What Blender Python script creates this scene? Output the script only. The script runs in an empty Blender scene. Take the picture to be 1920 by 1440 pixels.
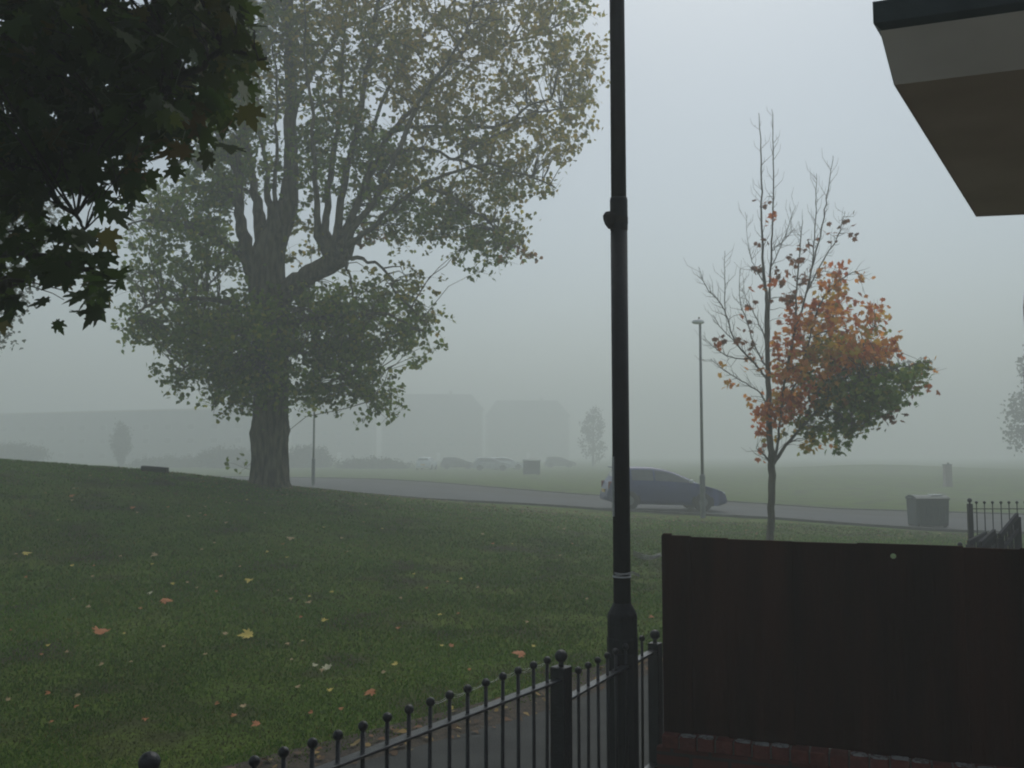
import bpy, math, random
import numpy as np
from mathutils import Vector, Matrix

random.seed(7)
RNG = np.random.default_rng(7)
C = bpy.context.scene.collection
SC = bpy.context.scene
R = math.radians

# ------------------------------------------------------------ camera
FPX, PITCH, CZ = 1750.0, R(4.25), 2.0
cam_d = bpy.data.cameras.new('camera')
cam_d.sensor_width = 36.0
cam_d.lens = 36.0 * FPX / 1920.0
cam_d.clip_start, cam_d.clip_end = 0.05, 2000
cam = bpy.data.objects.new('camera', cam_d)
C.objects.link(cam)
cam.location = (0, 0, CZ)
cam.rotation_euler = (math.pi / 2 + PITCH, 0, 0)
SC.camera = cam

# ------------------------------------------------------------ world, sun, exposure
SUN_EL, SUN_AZ = R(52), R(12)          # azimuth clockwise from +Y
w = bpy.data.worlds.new('World')
SC.world = w
w.use_nodes = True
nt = w.node_tree
bg = nt.nodes['Background']
sky = nt.nodes.new('ShaderNodeTexSky')
sky.sky_type = 'NISHITA'
sky.sun_disc = False
sky.sun_elevation = SUN_EL
sky.sun_rotation = SUN_AZ
sky.dust_density = 2.0
sky.air_density = 1.0
hs = nt.nodes.new('ShaderNodeHueSaturation')
hs.inputs['Saturation'].default_value = 0.6      # cloud layer above the fog: greyer than a clear sky
nt.links.new(sky.outputs[0], hs.inputs['Color'])
tint = nt.nodes.new('ShaderNodeMixRGB'); tint.blend_type = 'MULTIPLY'; tint.inputs[0].default_value = 1.0
tint.inputs[2].default_value = (0.94, 1.0, 1.0, 1)
nt.links.new(hs.outputs[0], tint.inputs[1])
nt.links.new(tint.outputs[0], bg.inputs[0])
bg.inputs[1].default_value = 0.12
sd = bpy.data.lights.new('sun', 'SUN')
sd.energy = 1.4
sd.angle = R(60)
sd.color = (1.0, 0.985, 0.92)
sun = bpy.data.objects.new('sun', sd)
C.objects.link(sun)
sdir = Vector((math.sin(SUN_AZ) * math.cos(SUN_EL), math.cos(SUN_AZ) * math.cos(SUN_EL), math.sin(SUN_EL)))
sun.rotation_euler = sdir.to_track_quat('Z', 'Y').to_euler()
sun.location = sdir * 60
SC.view_settings.view_transform = 'Standard'
SC.view_settings.look = 'None'
SC.view_settings.exposure = -0.20
SC.view_settings.gamma = 1.0
SC.render.engine = 'CYCLES'
cy = SC.cycles
cy.use_denoising = True
cy.filter_width = 2.0
cy.max_bounces = 8
cy.diffuse_bounces = 3
cy.glossy_bounces = 2
cy.transmission_bounces = 3
cy.transparent_max_bounces = 6
cy.volume_bounces = 3
cy.caustics_reflective = False
cy.caustics_refractive = False

# ------------------------------------------------------------ projection helpers
FW = Vector((0, math.cos(PITCH), math.sin(PITCH)))
UP = Vector((0, -math.sin(PITCH), math.cos(PITCH)))
def P(px, py, d):
    """world point seen at photo pixel (px,py) at forward distance y = d"""
    v = FW + Vector((1, 0, 0)) * ((px - 960) / FPX) + UP * ((720 - py) / FPX)
    v = v * (d / v.y)
    return Vector((v.x, v.y, v.z + CZ))
def PZ(px, py, z):
    v = FW + Vector((1, 0, 0)) * ((px - 960) / FPX) + UP * ((720 - py) / FPX)
    v = v * ((z - CZ) / v.z)
    return Vector((v.x, v.y, z))
def proj(p):
    """photo pixel of world points (N,3)"""
    q = np.asarray(p, float) - np.array([0, 0, CZ])
    z = q[:, 1] * FW.y + q[:, 2] * FW.z
    u = q[:, 0] / z
    v = (q[:, 1] * UP.y + q[:, 2] * UP.z) / z
    return 960 + u * FPX, 720 - v * FPX, z

# ------------------------------------------------------------ object helpers
def tag(o, label=None, cat=None, group=None, kind=None):
    if label: o['label'] = label
    if cat: o['category'] = cat
    if group: o['group'] = group
    if kind: o['kind'] = kind
    return o
def empty(name, loc=(0, 0, 0), rz=0.0):
    o = bpy.data.objects.new(name, None)
    C.objects.link(o)
    o.location = loc
    o.rotation_euler = (0, 0, rz)
    o.empty_display_size = 0.1
    return o

class MB:
    """collects faces and links them as one mesh object"""
    def __init__(s): s.v, s.f = [], []
    def add(s, vs, fs):
        n = len(s.v)
        s.v += [tuple(v) for v in vs]
        s.f += [tuple(i + n for i in f) for f in fs]
    def box(s, c, size, M=None):
        x, y, z = size[0] / 2, size[1] / 2, size[2] / 2
        vs = [Vector((a * x, b * y, c_ * z)) for a in (-1, 1) for b in (-1, 1) for c_ in (-1, 1)]
        if M: vs = [M @ v for v in vs]
        vs = [v + Vector(c) for v in vs]
        s.add(vs, [(0, 1, 3, 2), (4, 6, 7, 5), (0, 4, 5, 1), (2, 3, 7, 6), (0, 2, 6, 4), (1, 5, 7, 3)])
    def bar(s, a, b, w, h, up=Vector((0, 0, 1))):
        """box from a to b; w across, h along up"""
        a, b = Vector(a), Vector(b)
        d = (b - a).normalized()
        side = d.cross(up)
        if side.length < 1e-4: side = Vector((1, 0, 0))
        side.normalize()
        u = side.cross(d).normalized()
        vs = [p + side * (i * w / 2) + u * (j * h / 2) for p in (a, b) for i in (-1, 1) for j in (-1, 1)]
        s.add(vs, [(0, 1, 3, 2), (4, 6, 7, 5), (0, 4, 5, 1), (2, 3, 7, 6), (0, 2, 6, 4), (1, 5, 7, 3)])
    def tube(s, pts, rad, n=8, cap=True):
        pts = [Vector(p) for p in pts]
        if not hasattr(rad, '__len__'): rad = [rad] * len(pts)
        base = len(s.v)
        prev = None
        for i, p in enumerate(pts):
            t = (pts[min(i + 1, len(pts) - 1)] - pts[max(i - 1, 0)])
            if t.length < 1e-6: t = Vector((0, 0, 1))
            t.normalize()
            if prev is None:
                a = Vector((1, 0, 0)) if abs(t.x) < .8 else Vector((0, 1, 0))
                prev = (a - t * a.dot(t)).normalized()
            else:
                prev = (prev - t * prev.dot(t)).normalized()
            b = t.cross(prev)
            for k in range(n):
                an = 2 * math.pi * k / n
                s.v.append(tuple(p + (prev * math.cos(an) + b * math.sin(an)) * rad[i]))
        for i in range(len(pts) - 1):
            for k in range(n):
                a0 = base + i * n + k
                a1 = base + i * n + (k + 1) % n
                s.f.append((a0, a1, a1 + n, a0 + n))
        if cap:
            s.f.append(tuple(base + k for k in range(n))[::-1])
            s.f.append(tuple(base + (len(pts) - 1) * n + k for k in range(n)))
    def lathe(s, prof, n=16, c=(0, 0, 0), M=None, cap=True):
        base = len(s.v)
        for r, z in prof:
            for k in range(n):
                a = 2 * math.pi * k / n
                v = Vector((r * math.cos(a), r * math.sin(a), z))
                if M: v = M @ v
                s.v.append(tuple(v + Vector(c)))
        for i in range(len(prof) - 1):
            for k in range(n):
                a0 = base + i * n + k; a1 = base + i * n + (k + 1) % n
                s.f.append((a0, a1, a1 + n, a0 + n))
        if cap:
            s.f.append(tuple(base + k for k in range(n))[::-1])
            s.f.append(tuple(base + (len(prof) - 1) * n + k for k in range(n)))
    def build(s, name, mat, parent=None, smooth=False, loc=None):
        me = bpy.data.meshes.new(name)
        me.from_pydata(s.v, [], s.f)
        me.update()
        if smooth:
            me.polygons.foreach_set('use_smooth', [True] * len(me.polygons))
        if mat: me.materials.append(mat)
        o = bpy.data.objects.new(name, me)
        C.objects.link(o)
        if parent: o.parent = parent
        if loc: o.location = loc
        return o
def bev(o, w=0.004, seg=2):
    m = o.modifiers.new('bevel', 'BEVEL')
    m.width = w; m.segments = seg; m.limit_method = 'ANGLE'
    return o
def ball(mb, c, r, n=12, m=8, sq=1.0):
    mb.lathe([(r * math.sin(math.pi * max(.03, min(.97, i / m))), -sq * r * math.cos(math.pi * i / m)) for i in range(m + 1)], n, c)

def copy_tree(o, parent=None):
    c = o.copy()
    C.objects.link(c)
    if parent: c.parent = parent
    for ch in list(o.children): copy_tree(ch, c)
    return c

def np_mesh(name, V, F_sizes, F_idx, mat, parent=None, col=None, smooth=False):
    me = bpy.data.meshes.new(name)
    me.vertices.add(len(V))
    me.vertices.foreach_set('co', V.astype(np.float32).ravel())
    me.loops.add(len(F_idx))
    me.loops.foreach_set('vertex_index', F_idx.astype(np.int32))
    me.polygons.add(len(F_sizes))
    st = np.concatenate([[0], np.cumsum(F_sizes)[:-1]])
    me.polygons.foreach_set('loop_start', st.astype(np.int32))
    me.update(calc_edges=True)
    if smooth: me.polygons.foreach_set('use_smooth', np.ones(len(F_sizes), bool))
    if col is not None:
        ca = me.color_attributes.new('tint', 'FLOAT_COLOR', 'POINT')
        c4 = np.concatenate([col, np.ones((len(col), 1))], 1).astype(np.float32)
        ca.data.foreach_set('color', c4.ravel())
    me.materials.append(mat)
    o = bpy.data.objects.new(name, me)
    C.objects.link(o)
    if parent: o.parent = parent
    return o

# ------------------------------------------------------------ materials
def mat(name, col, rough=0.8, col2=None, scale=4.0, bump=0.0, bscale=None, metal=0.0, detail=5, stretch=(1, 1, 1), spec=0.5, contrast=(0.35, 0.65)):
    m = bpy.data.materials.new(name)
    m.use_nodes = True
    n = m.node_tree; b = n.nodes['Principled BSDF']
    b.inputs['Roughness'].default_value = rough
    b.inputs['Metallic'].default_value = metal
    b.inputs['Specular IOR Level'].default_value = spec
    tc = n.nodes.new('ShaderNodeTexCoord')
    mp = n.nodes.new('ShaderNodeMapping'); mp.inputs['Scale'].default_value = stretch
    n.links.new(tc.outputs['Object'], mp.inputs[0])
    nz = n.nodes.new('ShaderNodeTexNoise'); nz.inputs['Scale'].default_value = scale; nz.inputs['Detail'].default_value = detail
    n.links.new(mp.outputs[0], nz.inputs['Vector'])
    rp = n.nodes.new('ShaderNodeValToRGB')
    rp.color_ramp.elements[0].position, rp.color_ramp.elements[1].position = contrast
    rp.color_ramp.elements[0].color = (*col, 1)
    rp.color_ramp.elements[1].color = (*(col2 or tuple(min(1, c * 1.35) for c in col)), 1)
    n.links.new(nz.outputs['Fac'], rp.inputs[0])
    n.links.new(rp.outputs[0], b.inputs['Base Color'])
    if bump:
        nb = n.nodes.new('ShaderNodeTexNoise'); nb.inputs['Scale'].default_value = bscale or scale * 4; nb.inputs['Detail'].default_value = 6
        n.links.new(mp.outputs[0], nb.inputs['Vector'])
        bp = n.nodes.new('ShaderNodeBump'); bp.inputs['Strength'].default_value = bump; bp.inputs['Distance'].default_value = 0.02
        n.links.new(nb.outputs['Fac'], bp.inputs['Height'])
        n.links.new(bp.outputs[0], b.inputs['Normal'])
    return m
def leaf_mat(name, rough=0.5, trans=0.35):
    m = bpy.data.materials.new(name)
    m.use_nodes = True
    n = m.node_tree; b = n.nodes['Principled BSDF']
    at = n.nodes.new('ShaderNodeVertexColor'); at.layer_name = 'tint'
    n.links.new(at.outputs[0], b.inputs['Base Color'])
    b.inputs['Roughness'].default_value = rough
    b.inputs['Specular IOR Level'].default_value = 0.25
    tr = n.nodes.new('ShaderNodeBsdfTranslucent')
    n.links.new(at.outputs[0], tr.inputs[0])
    mx = n.nodes.new('ShaderNodeMixShader'); mx.inputs[0].default_value = trans
    n.links.new(b.outputs[0], mx.inputs[1]); n.links.new(tr.outputs[0], mx.inputs[2])
    n.links.new(mx.outputs[0], n.nodes['Material Output'].inputs['Surface'])
    return m
def bark_mat(name, c1, c2, sc=6):
    m = mat(name, c1, 0.9, c2, sc, stretch=(1, 1, 0.25), bump=1.0, bscale=sc * 2.2)
    for x in m.node_tree.nodes:
        if x.type == 'BUMP': x.inputs['Distance'].default_value = 0.05
    return m

M = {}
M['black'] = mat('black_metal_paint', (0.007, 0.009, 0.013), 0.4, (0.015, 0.018, 0.024), 18, bump=0.25, bscale=90)
M['lampblack'] = mat('lamp_column_paint', (0.006, 0.008, 0.013), 0.55, (0.013, 0.016, 0.022), 7, bump=0.2, bscale=60, spec=.25)
M['matteblack'] = mat('matte_black_rail', (0.008, 0.010, 0.016), 0.85, (0.015, 0.018, 0.026), 7, spec=.15)
M['galv'] = mat('grey_steel', (0.13, 0.14, 0.15), 0.55, (0.2, 0.21, 0.22), 5)
M['fence'] = mat('stained_board', (0.016, 0.004, 0.0015), 0.95, (0.045, 0.0105, 0.0035), 5, stretch=(1, 1, 0.12), bump=0.4, bscale=30, spec=0.15)
M['fascia'] = mat('fascia_paint', (0.48, 0.45, 0.38), 0.6, (0.58, 0.55, 0.47), 3, bump=0.1)
M['soffit'] = mat('soffit_board', (0.54, 0.46, 0.38), 0.8, (0.64, 0.55, 0.46), 2.5, bump=0.15)
M['gutter'] = mat('felt_edge', (0.02, 0.045, 0.05), 0.6, (0.035, 0.065, 0.07), 8, bump=0.2)
M['tarmac'] = mat('path_tarmac', (0.028, 0.030, 0.028), 0.9, (0.046, 0.049, 0.046), 3, bump=0.5, bscale=120)
M['road'] = mat('road_asphalt', (0.038, 0.040, 0.045), 0.85, (0.056, 0.058, 0.064), 0.6, bump=0.3, bscale=60)
M['darkroad'] = mat('verge_tarmac', (0.028, 0.028, 0.026), 0.9, (0.045, 0.044, 0.038), 0.5, bump=0.3, bscale=60)
M['kerb'] = mat('kerb_concrete', (0.09, 0.085, 0.08), 0.9, (0.13, 0.125, 0.115), 4, bump=0.3)
M['soil'] = mat('leafy_soil', (0.028, 0.021, 0.014), 0.95, (0.075, 0.055, 0.034), 22, bump=0.8, bscale=60)
M['concrete'] = mat('concrete', (0.14, 0.135, 0.12), 0.9, (0.2, 0.195, 0.18), 5, bump=0.5)
M['binplastic'] = mat('bin_plastic', (0.018, 0.04, 0.038), 0.5, (0.026, 0.052, 0.05), 3)
M['rubber'] = mat('rubber', (0.012, 0.012, 0.012), 0.85)
M['glass'] = mat('dark_glass', (0.10, 0.105, 0.10), 0.15, spec=1.0)
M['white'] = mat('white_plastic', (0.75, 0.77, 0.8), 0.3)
M['yellow'] = mat('yellow_plate', (0.62, 0.42, 0.05), 0.5)
M['redlens'] = mat('red_lens', (0.2, 0.01, 0.01), 0.25)
M['headlens'] = mat('clear_lens', (0.5, 0.52, 0.55), 0.15)
M['web'] = mat('dewy_web', (0.55, 0.56, 0.58), 0.6)
M['plate'] = mat('pale_plate', (0.42, 0.43, 0.45), 0.5, (0.55, 0.56, 0.58), 30)
M['barkbig'] = bark_mat('poplar_bark', (0.030, 0.026, 0.015), (0.17, 0.145, 0.085), 9)
M['barkthin'] = bark_mat('maple_bark', (0.09, 0.085, 0.065), (0.19, 0.175, 0.14), 9)
M['barkdark'] = bark_mat('dark_bark', (0.02, 0.017, 0.013), (0.05, 0.043, 0.034), 9)
M['leaf'] = leaf_mat('leaf', .55, .55)
M['leafdark'] = leaf_mat('near_leaf', 0.5, 0.45)
M['litter'] = leaf_mat('fallen_leaf', 0.7, 0.1)
M['blade'] = leaf_mat('grass_blade', 0.6, 0.25)

def grass_ground():
    m = bpy.data.materials.new('turf'); m.use_nodes = True
    n = m.node_tree; b = n.nodes['Principled BSDF']
    b.inputs['Roughness'].default_value = 0.95
    b.inputs['Specular IOR Level'].default_value = 0.15
    tc = n.nodes.new('ShaderNodeTexCoord')
    def noise(s, d=6, st=(1, 1, 1)):
        mp = n.nodes.new('ShaderNodeMapping'); mp.inputs['Scale'].default_value = st
        n.links.new(tc.outputs['Object'], mp.inputs[0])
        z = n.nodes.new('ShaderNodeTexNoise'); z.inputs['Scale'].default_value = s; z.inputs['Detail'].default_value = d
        n.links.new(mp.outputs[0], z.inputs[0]); return z
    def ramp(src, p0, p1, c0, c1):
        r = n.nodes.new('ShaderNodeValToRGB')
        r.color_ramp.elements[0].position, r.color_ramp.elements[1].position = p0, p1
        r.color_ramp.elements[0].color, r.color_ramp.elements[1].color = (*c0, 1), (*c1, 1)
        n.links.new(src.outputs['Fac'], r.inputs[0]); return r
    a = ramp(noise(0.6), 0.3, 0.7, (0.070, 0.130, 0.010), (0.115, 0.160, 0.022))
    f = ramp(noise(26, 8), 0.3, 0.75, (0.45, 0.45, 0.45), (1.5, 1.5, 1.4))
    mu = n.nodes.new('ShaderNodeMixRGB'); mu.blend_type = 'MULTIPLY'; mu.inputs[0].default_value = 1
    n.links.new(a.outputs[0], mu.inputs[1]); n.links.new(f.outputs[0], mu.inputs[2])
    g = ramp(noise(0.9, 8), 0.50, 0.66, (0, 0, 0), (0.85, 0.85, 0.85))
    mb_ = n.nodes.new('ShaderNodeMixRGB')
    n.links.new(g.outputs[0], mb_.inputs[0]); n.links.new(mu.outputs[0], mb_.inputs[1])
    mb_.inputs[2].default_value = (0.05, 0.042, 0.024, 1)
    n.links.new(mb_.outputs[0], b.inputs['Base Color'])
    nb = noise(45, 8)
    bp = n.nodes.new('ShaderNodeBump'); bp.inputs['Strength'].default_value = 0.9; bp.inputs['Distance'].default_value = 0.03
    n.links.new(nb.outputs['Fac'], bp.inputs['Height']); n.links.new(bp.outputs[0], b.inputs['Normal'])
    return m
M['turf'] = grass_ground()

def brick_mat(name, c1, c2, mortar, sc=1.0):
    m = bpy.data.materials.new(name); m.use_nodes = True
    n = m.node_tree; b = n.nodes['Principled BSDF']; b.inputs['Roughness'].default_value = 0.9
    tc = n.nodes.new('ShaderNodeTexCoord')
    sp = n.nodes.new('ShaderNodeSeparateXYZ'); n.links.new(tc.outputs['Object'], sp.inputs[0])
    ad = n.nodes.new('ShaderNodeMath'); n.links.new(sp.outputs[0], ad.inputs[0]); n.links.new(sp.outputs[1], ad.inputs[1])
    cb = n.nodes.new('ShaderNodeCombineXYZ'); n.links.new(ad.outputs[0], cb.inputs[0]); n.links.new(sp.outputs[2], cb.inputs[1])
    br = n.nodes.new('ShaderNodeTexBrick')
    br.inputs['Scale'].default_value = sc
    br.inputs['Brick Width'].default_value = 0.225; br.inputs['Row Height'].default_value = 0.075
    br.inputs['Mortar Size'].default_value = 0.010
    br.inputs['Color1'].default_value = (*c1, 1); br.inputs['Color2'].default_value = (*c2, 1); br.inputs['Mortar'].default_value = (*mortar, 1)
    n.links.new(cb.outputs[0], br.inputs[0])
    nz = n.nodes.new('ShaderNodeTexNoise'); nz.inputs['Scale'].default_value = 9; nz.inputs['Detail'].default_value = 6
    n.links.new(tc.outputs['Object'], nz.inputs[0])
    mu = n.nodes.new('ShaderNodeMixRGB'); mu.blend_type = 'MULTIPLY'; mu.inputs[0].default_value = 0.6
    n.links.new(br.outputs[0], mu.inputs[1]); n.links.new(nz.outputs['Fac'], mu.inputs[2])
    n.links.new(mu.outputs[0], b.inputs['Base Color'])
    bp = n.nodes.new('ShaderNodeBump'); bp.inputs['Strength'].default_value = 0.5; bp.inputs['Distance'].default_value = 0.01
    n.links.new(br.outputs['Fac'], bp.inputs['Height']); bp.invert = True
    n.links.new(bp.outputs[0], b.inputs['Normal'])
    return m
M['brickred'] = brick_mat('red_brick', (0.17, 0.035, 0.026), (0.22, 0.05, 0.035), (0.09, 0.06, 0.05))
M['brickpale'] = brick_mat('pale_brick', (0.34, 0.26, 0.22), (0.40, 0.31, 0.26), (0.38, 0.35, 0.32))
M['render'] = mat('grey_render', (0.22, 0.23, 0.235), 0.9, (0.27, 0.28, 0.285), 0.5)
M['rooftile'] = mat('roof_tile', (0.15, 0.135, 0.13), 0.8, (0.2, 0.18, 0.17), 2)
M['railtop'] = mat('glossy_rail_paint', (0.02, 0.024, 0.032), 0.28, (0.035, 0.04, 0.05), 30, bump=.15, bscale=150, spec=.8)
M['bluepanel'] = mat('blue_panel', (0.06, 0.13, 0.17), 0.6)

# ------------------------------------------------------------ terrain
def sm(t):
    t = np.clip(t, 0, 1)
    return t * t * (3 - 2 * t)
def H(x, y):
    x = np.asarray(x, float); y = np.asarray(y, float)
    A = np.interp(x, [-40, -20, -12.1, -8.9, -5.9, -2.5, 2.8, 8, 12.6, 30], [2.9, 2.3, 1.86, 1.53, 1.07, 0.64, 0.16, -0.02, -0.28, -0.5])
    yc = np.interp(x, [-12, -9, -6, -2.5, 3, 12, 30], [22, 24, 25.5, 27, 27.5, 26, 24])
    Rl = np.interp(x, [-40, -9.6, -3, 3, 8, 13, 25], [.6, .47, .30, .10, 0.0, -.27, -.5])
    near = sm((y - 6.5) / (yc - 6.5)) * A
    far = A + (Rl - A) * sm((y - yc) / 7.5)
    h = np.where(y < yc, near, far)
    flat = sm((y - 50) / 25)
    h = h * (1 - flat) + 0.15 * flat
    h = h + 0.62 * np.exp(-((x - 41) / 11) ** 2 - ((y - 104) / 11) ** 2)
    # garden side of the railing stays flat
    return np.where(y < 6.5, 0.0, h)
def Hs(x, y): return float(H(x, y))

def axis(lo, hi, c0, c1, fine, grow=1.16):
    a = list(np.arange(c0, c1 + 1e-6, fine))
    s = fine; v = c1
    while v < hi: s *= grow; v = min(v + s, hi); a.append(v)
    s = fine; v = c0
    while v > lo: s *= grow; v = max(v - s, lo); a.insert(0, v)
    return np.array(a)
xs = axis(-272, 272, -22, 24, 0.4)
ys = axis(-60, 400, -2, 52, 0.4)
XX, YY = np.meshgrid(xs, ys)
ZZ = H(XX, YY)
nrm = np.zeros_like(ZZ)
for k in range(60):          # small natural unevenness of the lawn, none on path/road
    a, fr, ph = RNG.uniform(0, 6.28), RNG.uniform(0.25, 1.4), RNG.uniform(0, 6.28)
    nrm += np.sin((XX * math.cos(a) + YY * math.sin(a)) * fr + ph)
msk = sm((YY - 9) / 3) * sm((25 - YY) / 3)
BUMPS = nrm * 0.0012 * msk
ZZ = ZZ + BUMPS
V = np.stack([XX.ravel(), YY.ravel(), ZZ.ravel()], 1)
nx, ny = len(xs), len(ys)
i, j = np.meshgrid(np.arange(nx - 1), np.arange(ny - 1))
a = (j * nx + i).ravel()
F = np.stack([a, a + 1, a + 1 + nx, a + nx], 1)
lawn = np_mesh('lawn', V, np.full(len(F), 4), F.ravel(), M['turf'], smooth=True)
tag(lawn, kind='structure')

def strip(name, L, Rr, mat_, off=0.03, n=6):
    """draped ribbon between polylines L and Rr (same length)"""
    def dens(pl):
        out = []
        for k in range(len(pl) - 1):
            for t in np.linspace(0, 1, 9)[:-1]:
                out.append(np.array(pl[k]) * (1 - t) + np.array(pl[k + 1]) * t)
        out.append(np.array(pl[-1])); return np.array(out)
    a, b = dens(L), dens(Rr)
    rows = []
    for t in np.linspace(0, 1, n + 1):
        p = a * (1 - t) + b * t
        rows.append(np.stack([p[:, 0], p[:, 1], H(p[:, 0], p[:, 1]) + off], 1))
    V = np.concatenate(rows); m = len(a)
    i, j = np.meshgrid(np.arange(m - 1), np.arange(n))
    q = (j * m + i).ravel()
    F = np.stack([q, q + m, q + m + 1, q + 1], 1)
    o = np_mesh(name, V, np.full(len(F), 4), F.ravel(), mat_, smooth=True)
    tag(o, kind='structure'); return o

def smooth_pl(pl, n=4):
    pl = [np.array(p, float) for p in pl]; out = []
    for k in range(len(pl) - 1):
        p0, p1, p2, p3 = pl[max(k - 1, 0)], pl[k], pl[k + 1], pl[min(k + 2, len(pl) - 1)]
        for t in np.linspace(0, 1, n, endpoint=False):
            out.append(0.5 * ((2 * p1) + (-p0 + p2) * t + (2 * p0 - 5 * p1 + 4 * p2 - p3) * t * t + (-p0 + 3 * p1 - 3 * p2 + p3) * t ** 3))
    out.append(pl[-1]); return out
def offset_pl(pl, d):
    out = []
    for k in range(len(pl)):
        t = pl[min(k + 1, len(pl) - 1)] - pl[max(k - 1, 0)]
        t = t / np.linalg.norm(t)
        out.append(pl[k] + np.array([-t[1], t[0]]) * d)
    return out
edge = smooth_pl([(-60, 84), (-30, 66), (-16, 51), (-9.6, 42.3), (-3, 34.4), (3, 31.0), (8, 28.9), (13, 27.4), (25, 25.5), (60, 23)])
e6, e13 = offset_pl(edge, 6.2), offset_pl(edge, 10.2)
strip('road', edge, e6, M['road'], 0.04)
strip('parking_strip', e6, e13, M['darkroad'], 0.032)
def kerb(name, pl, h, wd):
    mb = MB()
    for k in range(len(pl) - 1):
        a = Vector((*pl[k], Hs(*pl[k]) + h / 2)); b = Vector((*pl[k + 1], Hs(*pl[k + 1]) + h / 2))
        mb.bar(a, b, wd, h)
    o = mb.build(name, M['kerb']); tag(o, kind='structure'); return o
kerb('kerb', offset_pl(edge, -0.08), 0.08, 0.14)
kerb('far_kerb', offset_pl(e13, 0.08), 0.08, 0.14)

# footpath behind the railing
pf = [PZ(833, 1391, 0), PZ(1037, 1333, 0), PZ(1225, 1268, 0)]
far_edge = [(-7.0, 0.9), (-3.6, 3.7), (pf[0].x, pf[0].y), (pf[1].x, pf[1].y), (pf[2].x, pf[2].y), (3.2, 10.1), (5.6, 12.2), (8.5, 13.2), (14, 13.6)]
near_edge = [(-4.6, -1.6), (-2.2, 1.2), (-0.9, 3.3), (0.1, 4.9), (0.75, 5.9), (2.2, 7.0), (4.4, 8.6), (8.5, 9.6), (14, 9.8)]
far_edge = smooth_pl(far_edge); near_edge = smooth_pl(near_edge)
strip('soil_strip', far_edge, offset_pl(far_edge, 0.55), M['soil'], 0.012, 3)
strip('footpath', near_edge, far_edge, M['tarmac'], 0.02, 5)
o = MB()
o.add([(-4.5, -7, .006), (9, -7, .006), (9, 7.2, .006), (2.2, 6.9, .006), (0.1, 4.85, .006), (-4.5, -1.4, .006)], [(0, 1, 2, 3, 4, 5)])
tag(o.build('garden_paving', M['concrete']), kind='structure')

# ------------------------------------------------------------ haze
hz = MB(); hz.box((0, 170, 11.25), (560, 500, 26.5))
hm = bpy.data.materials.new('fog'); hm.use_nodes = True
hn = hm.node_tree
hn.nodes.remove(hn.nodes['Principled BSDF'])
pv = hn.nodes.new('ShaderNodeVolumePrincipled')
pv.inputs['Color'].default_value = (0.93, 0.968, 0.96, 1)
pv.inputs['Density'].default_value = 0.0112
pv.inputs['Anisotropy'].default_value = 0.25
hn.links.new(pv.outputs[0], hn.nodes['Material Output'].inputs['Volume'])
haze = hz.build('haze', hm)
tag(haze, kind='stuff')

# ------------------------------------------------------------ leaves
def tmpl_poplar():
    o = np.array([[0, -.5, 0], [.33, -.38, .05], [.46, -.05, .08], [.2, .25, .04], [0, .58, -.04], [-.2, .25, .04], [-.46, -.05, .08], [-.33, -.38, .05]])
    return o
def tmpl_maple(detail=True):
    h = [(0, -.42), (.10, -.36), (.30, -.46), (.25, -.24), (.52, -.16), (.38, -.02), (.50, .22), (.24, .12), (.20, .28), (.10, .30), (.0, .60)] if not detail else \
        [(0, -.40), (.07, -.38), (.17, -.47), (.22, -.38), (.38, -.40), (.27, -.27), (.33, -.20), (.47, -.22), (.58, -.12), (.44, -.06), (.42, .02), (.52, .12), (.50, .28), (.38, .20), (.24, .10), (.19, .14),
         (.24, .30), (.15, .30), (.12, .42), (.0, .64)]
    o = [(x, y, 0.12 * abs(x) - 0.10 * y * y) for x, y in h]
    o += [(-x, y, 0.12 * abs(x) - 0.10 * y * y) for x, y in h[-2:0:-1]]
    return np.array([(0, -.05, 0)] + o)
def leaf_cloud(name, Cn, size, cols, tmpl, fan, mat_, parent, hang=0.5, sizevar=.3):
    """Cn (N,3) centres; random orientation with droop"""
    N = len(Cn)
    nrm_ = RNG.normal(size=(N, 3)); nrm_[:, 2] = np.abs(nrm_[:, 2]) * 0.8 + 0.15
    nrm_ /= np.linalg.norm(nrm_, axis=1, keepdims=True)
    up_ = RNG.normal(size=(N, 3)) * 0.8; up_[:, 2] -= hang * 2
    up_ -= nrm_ * (up_ * nrm_).sum(1, keepdims=True)
    up_ /= np.linalg.norm(up_, axis=1, keepdims=True) + 1e-9
    sd_ = np.cross(up_, nrm_)
    s = size * (1 + sizevar * RNG.uniform(-1, 1, N))
    T = tmpl
    curl = RNG.uniform(-.5, 2.0, N)
    V = Cn[:, None, :] + s[:, None, None] * (T[None, :, 0, None] * sd_[:, None, :] + T[None, :, 1, None] * up_[:, None, :] + (T[None, :, 2] * curl[:, None])[:, :, None] * nrm_[:, None, :])
    k = len(T)
    if fan:
        m = k - 1
        tri = np.array([[0, 1 + a, 1 + (a + 1) % m] for a in range(m)])
        F = (np.arange(N)[:, None, None] * k + tri[None]).reshape(-1)
        sizes = np.full(N * m, 3)
    else:
        F = (np.arange(N)[:, None] * k + np.arange(k)[None]).reshape(-1)
        sizes = np.full(N, k)
    col = np.repeat(cols, k, axis=0)
    return np_mesh(name, V.reshape(-1, 3), sizes, F, mat_, parent, col)
def colours(N, pal, wts, jit=.25):
    pal = np.array(pal); idx = RNG.choice(len(pal), N, p=np.array(wts) / sum(wts))
    return np.clip(pal[idx] * (1 + RNG.uniform(-jit, jit, (N, 1))), 0, 1)

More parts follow.
